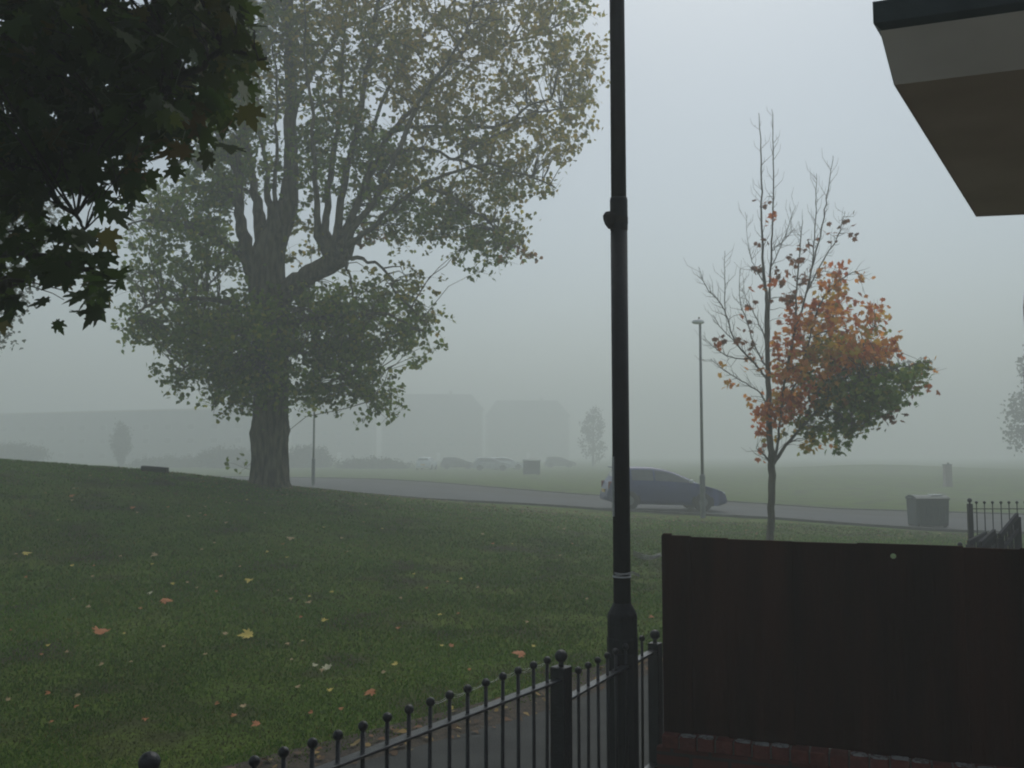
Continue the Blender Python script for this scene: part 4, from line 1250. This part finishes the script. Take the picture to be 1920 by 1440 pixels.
mb = MB(); mb.box((w_ * .2, -dp_ * .1, h_ + .02), (.34, .26, .03)); bo = bev(mb.build('lid_flap', M['white'], r_), .006); bo['label'] = 'pale flap on the lid'
big_bin('tall dark bin or box in the fog beside the parked white cars', 979, 1015, 861, 899, 80)

# gatepost far right
def gatepost():
    d = 62
    c = P(1776, 872, d); gz = Hs(c.x, d)
    root = empty('gatepost', (c.x, d, gz)); tag(root, 'foggy square pillar standing behind the green bin', 'pillar')
    h_ = c.z - gz
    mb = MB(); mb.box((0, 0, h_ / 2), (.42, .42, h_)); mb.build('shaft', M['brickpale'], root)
    mb = MB(); mb.box((0, 0, h_ + .03), (.46, .46, .06)); ball(mb, (.06, 0, h_ + .1), .08); mb.build('cap', M['concrete'], root)
gatepost()

# ------------------------------------------------------------ far lamp posts
def street_lamp(label, px, ytop, ybase, d, group=None):
    c = P(px, ybase, d); gz = Hs(c.x, d); t = P(px - 5, ytop, d)
    H_ = t.z - gz
    root = empty('street_lamp', (c.x, d, gz)); tag(root, label, 'street lamp')
    mb = MB(); mb.lathe([(.085, 0), (.085, 1.25), (.052, 1.32)], 14); bo = mb.build('base', M['galv'], root, False)
    mb = MB(); mb.lathe([(.05, 1.3), (.038, H_ - .05)], 12); mb.build('shaft', M['galv'], root, True)
    mb = MB()
    mb.lathe([(.04, 0), (.10, .03), (.12, .08), (.10, .15), (.05, .19)], 14, (-.06, -.0, H_ - .08), Matrix.Diagonal((1.7, 1.1, .8)).to_3x3())
    mb.build('lantern', M['white'], root, True)
    mb = MB(); mb.lathe([(.03, 0), (.03, .07), (.018, .09)], 8, (-.03, 0, H_ + .05)); mb.build('sensor', M['galv'], root)
street_lamp('grey street lamp standing between the blue car and the young maple', 1318, 603, 965, 28.4)
street_lamp('far grey street lamp, its head hidden in the poplar leaves', 587, 650, 911, 44)

# ------------------------------------------------------------ cars
PROF = [(0.00, .50), (0.03, .64), (.08, .84), (.22, 1.06), (.34, 1.33), (.38, 1.375), (.6, 1.405), (1.2, 1.425), (1.6, 1.415), (1.95, 1.365), (2.28, 1.27), (2.6, 1.14), (2.92, .99), (3.05, .93), (3.3, .86), (3.6, .79), (3.82, .71), (3.96, .59), (4.02, .44)]
def ztop(x, prof): return float(np.interp(x, [p[0] for p in prof], [p[1] for p in prof]))
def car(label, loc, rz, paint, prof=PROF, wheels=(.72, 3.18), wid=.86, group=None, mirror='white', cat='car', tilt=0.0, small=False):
    L_ = prof[-1][0]; belt = .93
    root = empty('parked_car', loc, rz); root.rotation_euler = (0, tilt, rz)
    tag(root, label, cat, group)
    cx = L_ / 2
    def endw(x): 
        e = min(x, L_ - x); return 1 - .14 * max(0, 1 - e / .45) ** 2
    def sect(x):
        zt = ztop(x, prof); w_ = wid * endw(x)
        zbot = .2 + .10 * max(0, 1 - min(x, L_ - x) / .3)
        zb = min(belt, zt - .03)
        roofw = w_ if zt <= belt + .02 else w_ - .30 * min(1, (zt - belt) / .45)
        return [(w_ * .93, zbot), (w_ * .985, min(.36, zb)), (w_, min(.62, zb - .02)), (w_ * .985, zb), (roofw * .99, max(zt - .05, zb + .005)), (roofw * .82, zt - .008), (roofw * .4, zt), (0, zt + .004)]
    xs_ = sorted(set([p[0] for p in prof] + list(np.arange(.1, L_, .14))))
    mb = MB(); secs = []
    for x in xs_:
        s = sect(x)
        full = [(-y, z) for y, z in s] + [(y, z) for y, z in s[-2::-1]]
        secs.append([(x - cx, y, z) for y, z in full])
    n = len(secs[0])
    for s in secs: mb.v += s
    for k in range(len(secs) - 1):
        for q in range(n - 1):
            a = k * n + q; mb.f.append((a, a + n, a + n + 1, a + 1))
        mb.f.append((k * n + n - 1, k * n + n - 1 + n, (k + 1) * n, k * n))
    mb.f.append(tuple(range(n))); mb.f.append(tuple((len(secs) - 1) * n + q for q in range(n))[::-1])
    body = mb.build('body', paint, root, True)
    # glass
    def gl(name, x0, x1, s, f0=.12, f1=.9):
        g = MB(); X = np.linspace(x0, x1, 7)
        for x in X:
            q = sect(x); (ya, za), (yb, zb_) = q[3], q[4]
            for f in (f0, f1):
                y = ya + (yb - ya) * f; z = za + (zb_ - za) * f
                g.v.append((x - cx, s * (y + .008), z))
        for k in range(len(X) - 1):
            g.f.append((2 * k, 2 * k + 2, 2 * k + 3, 2 * k + 1))
        return g.build(name, M['glass'], root)
    gt = [x for x in np.arange(0, L_, .02) if ztop(x, prof) > belt + .12]
    g0, g1 = gt[0] + .2, gt[-1]
    mid = g0 + (g1 - g0) * .48
    if not small:
        for s in (-1, 1):
            gl('side_window', g0, g0 + .32, s); gl('side_window', g0 + .38, mid - .03, s); gl('side_window', mid + .03, g1, s)
    else:
        for s in (-1, 1): gl('side_window', g0, g1, s)
    def top_glass(name, x0, x1):
        g = MB(); X = np.linspace(x0, x1, 6)
        for x in X:
            q = sect(x)
            for yy, zz in ((-q[5][0], q[5][1]), (-q[6][0], q[6][1]), (q[6][0], q[6][1]), (q[5][0], q[5][1])):
                g.v.append((x - cx, yy * .98, zz + .008))
        for k in range(5):
            for q in range(3): a = k * 4 + q; g.f.append((a, a + 4, a + 5, a + 1))
        return g.build(name, M['glass'], root)
    xr = max(x for x in np.arange(L_ * .3, L_, .02) if ztop(x, prof) > max(p[1] for p in prof) - .09)
    top_glass('windscreen', xr, g1 + .12)
    # rear window
    g = MB(); xa, xb = .235, .335
    for x in (xa, xb):
        q = sect(x)
        for yy in (-.8, .8): g.v.append((x - cx - .012, yy * q[4][0], q[7][1] + (-.03 if x == xb else .0)))
    g.f.append((0, 1, 3, 2)); g.build('rear_window', M['glass'], root)
    for wx in wheels:
        for s in (-1, 1):
            y = s * (wid - .07)
            g = MB(); g.lathe([(.20, -.1), (.295, -.09), (.315, -.05), (.315, .05), (.295, .09), (.20, .1)], 26, (wx - cx, y, .315), Matrix.Rotation(math.pi / 2, 3, 'X'))
            wo = g.build('wheel', M['rubber'], root, False)
            g = MB(); g.lathe([(.02, .105), (.06, .11), (.19, .095), (.2, .08)], 20, (wx - cx, y, .315), Matrix.Rotation(math.pi / 2 * (1 if s < 0 else -1), 3, 'X'))
            if not small: g.build('rim', M['galv'], wo)
            g = MB(); R_ = .37
            pts = [(wx - cx + R_ * math.cos(t), s * (wid * .985 + .006), .315 + R_ * math.sin(t)) for t in np.linspace(-.35, math.pi + .35, 18)]
            g.add(pts, [tuple(range(18))]); g.build('wheel_arch', M['rubber'], root)
    for s in (-1, 1):
        if not small:
            q = sect(L_ - .16)
            g = MB(); g.box((L_ - .20 - cx, s * wid * .74, ztop(L_ - .2, prof) - .07), (.26, .28, .12), Matrix.Rotation(.35, 3, 'Y')); bev(g.build('headlight', M['headlens'], root), .03, 3)
            g = MB(); g.box((.10 - cx, s * wid * .80, .80), (.14, .14, .24)); bev(g.build('tail_light', M['redlens'], root), .03, 3)
        g = MB(); g.box((g1 - .02 - cx, s * (wid + .07), belt + .06), (.12, .18, .12)); mo = bev(g.build('wing_mirror', M[mirror] if mirror in M else paint, root), .035, 3)  # default white cap colour stands in for a bright reflection at the windscreen corner
    g = MB(); g.box((-.012 - cx, 0, .60), (.02, .52, .11)); g.build('number_plate', M['yellow'], root)
    if not small:
        g = MB(); g.box((.31 - cx, 0, 1.385), (.20, 1.06, .035)); bev(g.build('spoiler', paint, root), .01)
        g = MB(); g.box((L_ - .02 - cx, 0, .34), (.05, 1.0, .13)); g.build('grille', M['rubber'], root)
        for xx in (g0 + .35, mid):
            for s in (-1, 1):
                g = MB(); g.box((xx + .28 - cx, s * (wid * .988 + .008), .80), (.16, .03, .03)); g.build('door_handle', paint, root)
    return root
bluepaint = mat('blue_car_paint', (0.012, 0.03, 0.15), .3, (0.014, 0.034, 0.18), 2, spec=.6)
whitepaint = mat('white_car_paint', (.62, .66, .68), .3)
darkpaint = mat('dark_car_paint', (.09, .095, .10), .4)
silverpaint = mat('silver_car_paint', (.38, .40, .42), .3)
cxp = P(1247, 962, 31.2)
car('dark blue hatchback with a wing mirror coloured white as a glint parked on the road behind the lamp posts', (cxp.x, 31.8, Hs(cxp.x, 31.2) + .035), .07, bluepaint, tilt=.028)
def far_car(label, px, d, rz, paint, **k):
    b = P(px, 890, d); car(label, (b.x, d, Hs(b.x, d) + .02), rz, paint, small=True, mirror='none', **k)
far_car('white car seen nearly end-on, left of the foggy parked cars', 800, 104, 1.45, whitepaint)
far_car('dark car between the two white cars far off in the fog', 858, 110, .1, darkpaint)
far_car('pale silver car side-on beside the tall foggy bin', 922, 100, .05, silverpaint)
far_car('white car behind the silver one, nearly hidden by fog', 950, 106, .2, whitepaint)
far_car('grey car furthest right of the fogbound parked cars', 1050, 122, 0.1, darkpaint)

# kerb slab on the crest, left
s0 = P(290, 889, 23.6)
mb = MB(); mb.box((0, 0, 0), (.62, .3, .16)); o = bev(mb.build('concrete_slab', M['darkroad']), .02)
o.location = (s0.x, s0.y, Hs(s0.x, s0.y) + .05); o.rotation_euler = (0, .08, .1)
tag(o, 'small concrete slab end sticking out of the lawn crest left of the poplar', 'slab')

# ------------------------------------------------------------ far buildings
def rel(parts, root):
    org = Vector(root.location)
    for o in parts:
        o.parent = root; o.matrix_parent_inverse = Matrix.Translation(-org)
def long_block():
    a = P(-260, 800, 205); b = P(470, 800, 162)
    za = P(0, 778, 188).z
    gz = .1
    u = Vector((b.x - a.x, b.y - a.y, 0)); Lg = u.length; u.normalize(); ang = math.atan2(u.y, u.x)
    root = empty('apartment_building', (a.x, a.y, gz), ang)
    tag(root, 'long low grey flat-roofed building fading into fog at the left', 'building')
    h_ = za - gz
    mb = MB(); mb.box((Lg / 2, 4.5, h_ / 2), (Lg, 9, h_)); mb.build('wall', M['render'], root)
    mb = MB(); mb.box((Lg / 2, 4.4, h_ + .12), (Lg + .5, 9.6, .3)); mb.build('roof', M['fascia'], root)
    n = 20
    for k in range(n):
        x = (k + .5) * Lg / n
        for zz in (1.5, 4.2, 6.7):
            f = MB(); f.box((x, -.02, zz), (1.7, .08, 1.15)); fo = f.build('window', M['plate'], root)
            g = MB(); g.box((x, -.075, zz), (1.5, .03, .95)); g.build('pane', M['glass'], fo)
    xb = Lg * .52
    mb = MB(); mb.box((xb, -.6, 1.45), (2.2, 1.2, 2.9)); mb.build('porch', M['bluepanel'], root)
    mb = MB(); mb.box((xb - 4.2, -.12, 3.0), (3.6, .2, 1.3)); bo = mb.build('panel', M['plate'], root)
long_block()
def semi(label, px0, px1, ytop, yeave, d, brick, flip=0):
    a, b = P(px0, 850, d), P(px1, 850, d)
    gz = .15; w_ = b.x - a.x
    zr, ze = P(px0, ytop, d).z - gz, P(px0, yeave, d).z - gz
    root = empty('house', ((a.x + b.x) / 2, d, gz), .06); tag(root, label, 'house')
    dp = 7.5
    mb = MB(); mb.box((0, dp / 2, ze / 2), (w_, dp, ze)); 
    mb.build('wall', brick, root)
    mb = MB()
    e0, e1, hp_ = w_ / 2 + .35, dp + .35, min(3.2, w_ * .25)
    zt = zr + .1
    mb.add([(-e0, -.35, ze - .1), (e0, -.35, ze - .1), (e0, e1, ze - .1), (-e0, e1, ze - .1), (-e0, -.35, ze + .05), (e0, -.35, ze + .05), (e0, e1, ze + .05), (-e0, e1, ze + .05), (-e0 + hp_, dp / 2, zt), (e0 - hp_, dp / 2, zt)],
           [(3, 2, 1, 0), (0, 1, 5, 4), (1, 2, 6, 5), (2, 3, 7, 6), (3, 0, 4, 7), (4, 5, 9, 8), (6, 7, 8, 9), (5, 6, 9), (7, 4, 8)])
    ro = mb.build('roof', M['rooftile'], root)
    mb = MB(); mb.box((w_ * .18, dp / 2, zr + .35), (.8, .6, 1.3)); mb.build('chimney', brick, ro)
    n = max(2, int(w_ / 3))
    for k in range(n):
        x = -w_ / 2 + (k + .5) * w_ / n
        for zz in (1.5, 4.1, 6.6):
            if zz == 1.5 and k == n // 2:
                g = MB(); g.box((x, -.03, 1.05), (.95, .08, 2.1)); g.build('door', M['white'], root); continue
            f = MB(); f.box((x, -.02, zz), (1.5, .08, 1.15)); fo = f.build('window', M['plate'], root)
            g = MB(); g.box((x, -.075, zz), (1.25, .03, .9)); g.build('pane', M['glass'], fo)
    for s in (-1, 1):
        g = MB(); g.tube([(s * (w_ / 2 - .2), -.08, .1), (s * (w_ / 2 - .2), -.08, ze - .2)], .06, 8); g.build('downpipe', M['white'], root)
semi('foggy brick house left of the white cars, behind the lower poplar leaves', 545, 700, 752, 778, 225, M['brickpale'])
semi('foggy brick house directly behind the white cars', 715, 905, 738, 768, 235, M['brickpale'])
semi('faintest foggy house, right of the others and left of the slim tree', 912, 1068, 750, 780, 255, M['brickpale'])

# ------------------------------------------------------------ grass blades, litter, fallen leaves
def lawn_z(x, y):
    fx = np.clip(np.searchsorted(xs, x) - 1, 0, nx - 2); fy = np.clip(np.searchsorted(ys, y) - 1, 0, ny - 2)
    tx = (x - xs[fx]) / (xs[fx + 1] - xs[fx]); ty = (y - ys[fy]) / (ys[fy + 1] - ys[fy])
    return (ZZ[fy, fx] * (1 - tx) * (1 - ty) + ZZ[fy, fx + 1] * tx * (1 - ty) + ZZ[fy + 1, fx] * (1 - tx) * ty + ZZ[fy + 1, fx + 1] * tx * ty)
def path_far_y(x):
    fe = np.array(far_edge); return np.interp(x, fe[:, 0], fe[:, 1])
def grass():
    N = 420000
    y = 4.2 * (27 / 4.2) ** RNG.uniform(0, 1, N)
    x = (RNG.uniform(-.60, .62, N)) * (y + .5)
    # worn patches (0..1) from smooth random noise
    def vn(x, y, cell):
        g = RNG.uniform(-1, 1, (256, 256)); u, v = x / cell + 100, y / cell + 100
        i, j = np.floor(u).astype(int), np.floor(v).astype(int); fu, fv = sm(u - i), sm(v - j)
        q = lambda a, b: g[a % 256, b % 256]
        return (q(i, j) * (1 - fu) + q(i + 1, j) * fu) * (1 - fv) + (q(i, j + 1) * (1 - fu) + q(i + 1, j + 1) * fu) * fv
    f = .5 * vn(x, y, 1.1) + .35 * vn(x, y, .35) + .3 * vn(x, y, .12)
    big = vn(x, y, 2.7) * .6 + vn(x, y, .8) * .4
    worn = sm((-f - .12) / .4)
    ok = (y > path_far_y(x) + .42 + RNG.uniform(-.12, .3, N)) & (RNG.uniform(0, 1, N) < .9 - .45 * worn) & (y < np.interp(x, [-16, -12, -6, -2.5, 3, 12], [22, 23, 26, 27.5, 29, 26.5]))
    x, y, f, worn, big = x[ok], y[ok], f[ok], worn[ok], big[ok]
    N = len(x); z = lawn_z(x, y)
    h = RNG.uniform(.014, .036, N) * (1 + .35 * f) * np.clip(y / 10, .75, 1.3)
    wd = RNG.uniform(.003, .006, N) * np.clip(y / 8, .9, 2.6)
    an = RNG.uniform(0, 6.283, N); ln = RNG.uniform(0, 6.283, N); lean = RNG.uniform(.2, 1.1, N) * h
    V = np.zeros((N, 4, 3))
    dx, dy = np.cos(an) * wd, np.sin(an) * wd
    V[:, 0] = np.stack([x - dx, y - dy, z - .004], 1); V[:, 1] = np.stack([x + dx, y + dy, z - .004], 1)
    mx, my = x + np.cos(ln) * lean * .4, y + np.sin(ln) * lean * .4
    V[:, 2] = np.stack([mx + dx * .8, my + dy * .8, z + h * .7], 1)
    V[:, 3] = np.stack([x + np.cos(ln) * lean, y + np.sin(ln) * lean, z + h], 1)
    F = np.arange(N)[:, None] * 4 + np.array([0, 1, 2, 3])[None]
    cols = colours(N, [(.080, .180, .010), (.115, .21, .014), (.065, .12, .012), (.19, .17, .035)], [4, 3, 3, .8], .15)
    cols = cols * (1 + .38 * big[:, None])
    cols = cols * (1 - .75 * worn[:, None]) + np.array([.085, .075, .030]) * .75 * worn[:, None]
    o = np_mesh('grass', V.reshape(-1, 3), np.full(N, 4), F.ravel(), M['blade'], None, np.repeat(cols, 4, axis=0))
    tag(o, 'short damp green grass covering the sloping lawn', 'grass', kind='stuff')
    print('blades', N)
grass()

def litter():
    # leaf litter no one could count: along the road verge, under the poplar and on the soil strip
    Cn = []
    N = 3400
    x = RNG.uniform(-10, 13, N); yc = np.interp(x, [-12, -9, -6, -2.5, 3, 12], [23, 24.5, 26, 28, 29, 26.5])
    y = yc - np.abs(RNG.normal(size=N)) * 2.6 - .1
    keep = RNG.uniform(0, 1, N) < np.interp(x, [-10, -5, 0, 4, 13], [.5, .9, 1, .7, .3])
    x, y = x[keep], y[keep]
    Cn.append(np.stack([x, y, lawn_z(x, y) + .025], 1))
    fe = np.array(far_edge); N = 260
    t = RNG.uniform(-2.5, 2.8, N); yy = path_far_y(t) + RNG.uniform(-.12, .65, N)
    Cn.append(np.stack([t, yy, lawn_z(t, yy) + .03], 1))
    Cn = np.concatenate(Cn); N = len(Cn)
    V, F, cols = flat_leaves(Cn, RNG.uniform(.03, .075, N), tmpl_poplar())
    c = colours(N, [(.26, .17, .05), (.17, .085, .035), (.10, .06, .03), (.30, .22, .08)], [3, 3, 4, 1], .3)
    o = np_mesh('leaf_litter', V, np.full(N, 8), F, M['litter'], None, np.repeat(c, 8, axis=0))
    tag(o, 'small yellow and brown leaf litter along the road verge and path edge', 'leaf litter', kind='stuff')
def flat_leaves(Cn, s, T):
    N = len(Cn)
    nrm_ = RNG.normal(size=(N, 3)) * .28; nrm_[:, 2] = 1
    nrm_ /= np.linalg.norm(nrm_, axis=1, keepdims=True)
    a = RNG.uniform(0, 6.283, N); up_ = np.stack([np.cos(a), np.sin(a), np.zeros(N)], 1)
    up_ -= nrm_ * (up_ * nrm_).sum(1, keepdims=True); up_ /= np.linalg.norm(up_, axis=1, keepdims=True)
    sd_ = np.cross(up_, nrm_)
    V = Cn[:, None, :] + s[:, None, None] * (T[None, :, 0, None] * sd_[:, None, :] + T[None, :, 1, None] * up_[:, None, :] + T[None, :, 2, None] * 1.5 * nrm_[:, None, :])
    k = len(T)
    return V.reshape(-1, 3), (np.arange(N)[:, None] * k + np.arange(k)[None]).ravel(), None
litter()

def leafcolmat(nm, c):
    return mat(nm, c, .7, tuple(min(1, q * 1.5) for q in c), 30)
LM = {'yellow': leafcolmat('yellow_leaf', (.46, .36, .07)), 'orange': leafcolmat('orange_leaf', (.36, .13, .04)), 'tan': leafcolmat('tan_leaf', (.34, .24, .12)), 'pale': leafcolmat('pale_leaf', (.42, .40, .26))}
T = tmpl_maple(True)
leafmesh = {}
for kcol, m_ in LM.items():
    for vi in range(3):
        mb = MB(); n = len(T) - 1
        cu = [(.9, 1.2), (1.6, 2.2), (-.8, -1.6)][vi]
        mb.add([(x, y, z * cu[0] + .18 * cu[1] * x * x) for x, y, z in T], [(0, 1 + k, 1 + (k + 1) % n) for k in range(n)])
        o = mb.build('fallen_leaf', m_)
        leafmesh[(kcol, vi)] = o.data; bpy.data.objects.remove(o)
def fallen(px, py, colr, wpx, label, group=None, vi=0, tilt=.5):
    # intersect the view ray with the lawn
    d = 5.0
    for _ in range(400):
        p = P(px, py, d)
        z = float(lawn_z(np.array([p.x]), np.array([p.y]))[0])
        if p.z <= z + .02: break
        d += .06
    o = bpy.data.objects.new('fallen_leaf', leafmesh[(colr, vi)]); C.objects.link(o)
    s = wpx / FPX * d * (1.0 if group else 1.15)
    o.location = (p.x, p.y, z + .045)
    o.scale = (s, s, s)
    o.rotation_euler = (Matrix.Rotation(random.uniform(.15, .5), 3, 'X') @ Matrix.Rotation(random.uniform(-.2, .2), 3, 'Y') @ Matrix.Rotation(random.uniform(0, 6.28), 3, 'Z')).to_euler()
    tag(o, label, 'leaf', group)
named = [(462, 1195, 'yellow', 24, 'bright yellow maple leaf lying flat in the middle of the dark near lawn'),
         (190, 1191, 'orange', 26, 'curled orange leaf on the left of the near lawn'),
         (50, 1041, 'yellow', 14, 'small yellow leaf near the left edge of the lawn'),
         (545, 1013, 'tan', 12, 'tan leaf upright on the lawn just below the poplar trunk'),
         (467, 1092, 'yellow', 13, 'pale yellow leaf above the bright yellow one on the lawn'),
         (312, 1130, 'orange', 20, 'orange-brown leaf on the lawn between the two yellow leaves and the left edge'),
         (613, 1256, 'pale', 15, 'cream leaf in the grass, right one of a close pair near the railing'),
         (591, 1253, 'pale', 10, 'cream leaf in the grass, left one of a close pair near the railing'),
         (693, 1305, 'orange', 19, 'orange leaf on worn turf above the railing tops'),
         (480, 1366, 'orange', 15, 'orange leaf low on the lawn just left of the railing pickets'),
         (273, 1358, 'orange', 10, 'reddish leaf low on the lawn above the big ball finial'),
         (973, 1231, 'orange', 22, 'orange leaf on the grass above the post end of the railing'),
         (740, 1251, 'yellow', 11, 'small yellow leaf right of the cream pair near the railing'),
         (1222, 1163, 'orange', 10, 'orange leaf on the grass between lamp column and brown fence'),
         (135, 932, 'orange', 10, 'orange leaf high on the slope near the left skyline'),
         (249, 955, 'orange', 9, 'red-orange leaf high on the slope, left of the poplar'),
         (290, 1045, 'tan', 12, 'tan leaf mid-slope straight above the curled orange leaf row'),
         (281, 1116, 'pale', 9, 'greyish pale leaf beside the orange-brown leaf on the lawn'),
         (578, 1134, 'tan', 11, 'tan leaf on the lawn upper right of the bright yellow leaf'),
         (610, 1168, 'yellow', 13, 'yellow leaf on the lawn right of the bright yellow maple leaf')]
for k, (px, py, c_, w_, lb_) in enumerate(named):
    fallen(px, py, c_, w_, lb_, vi=k % 3)
cnt = 0
while cnt < 100:
    py = 905 + 470 * RNG.uniform() ** 1.7; px = RNG.uniform(0, 1230)
    if py < 880 + 95 * min(1, px / 1200) + 12: continue
    if px > 620 and py > 1440 - (px - 600) * .42: continue
    if 460 < px < 552 and py < 935: continue
    c_ = random.choice(['yellow', 'orange', 'tan', 'tan'])
    adj = {'yellow': 'yellow', 'orange': 'orange', 'tan': 'tan'}[c_]
    fallen(px, py, c_, RNG.uniform(4.5, 8) * (.7 + (py - 900) / 500), f'little {adj} fallen leaf, one of many scattered over the lawn', f'{adj} fallen leaves scattered on the lawn', random.randrange(3))
    cnt += 1
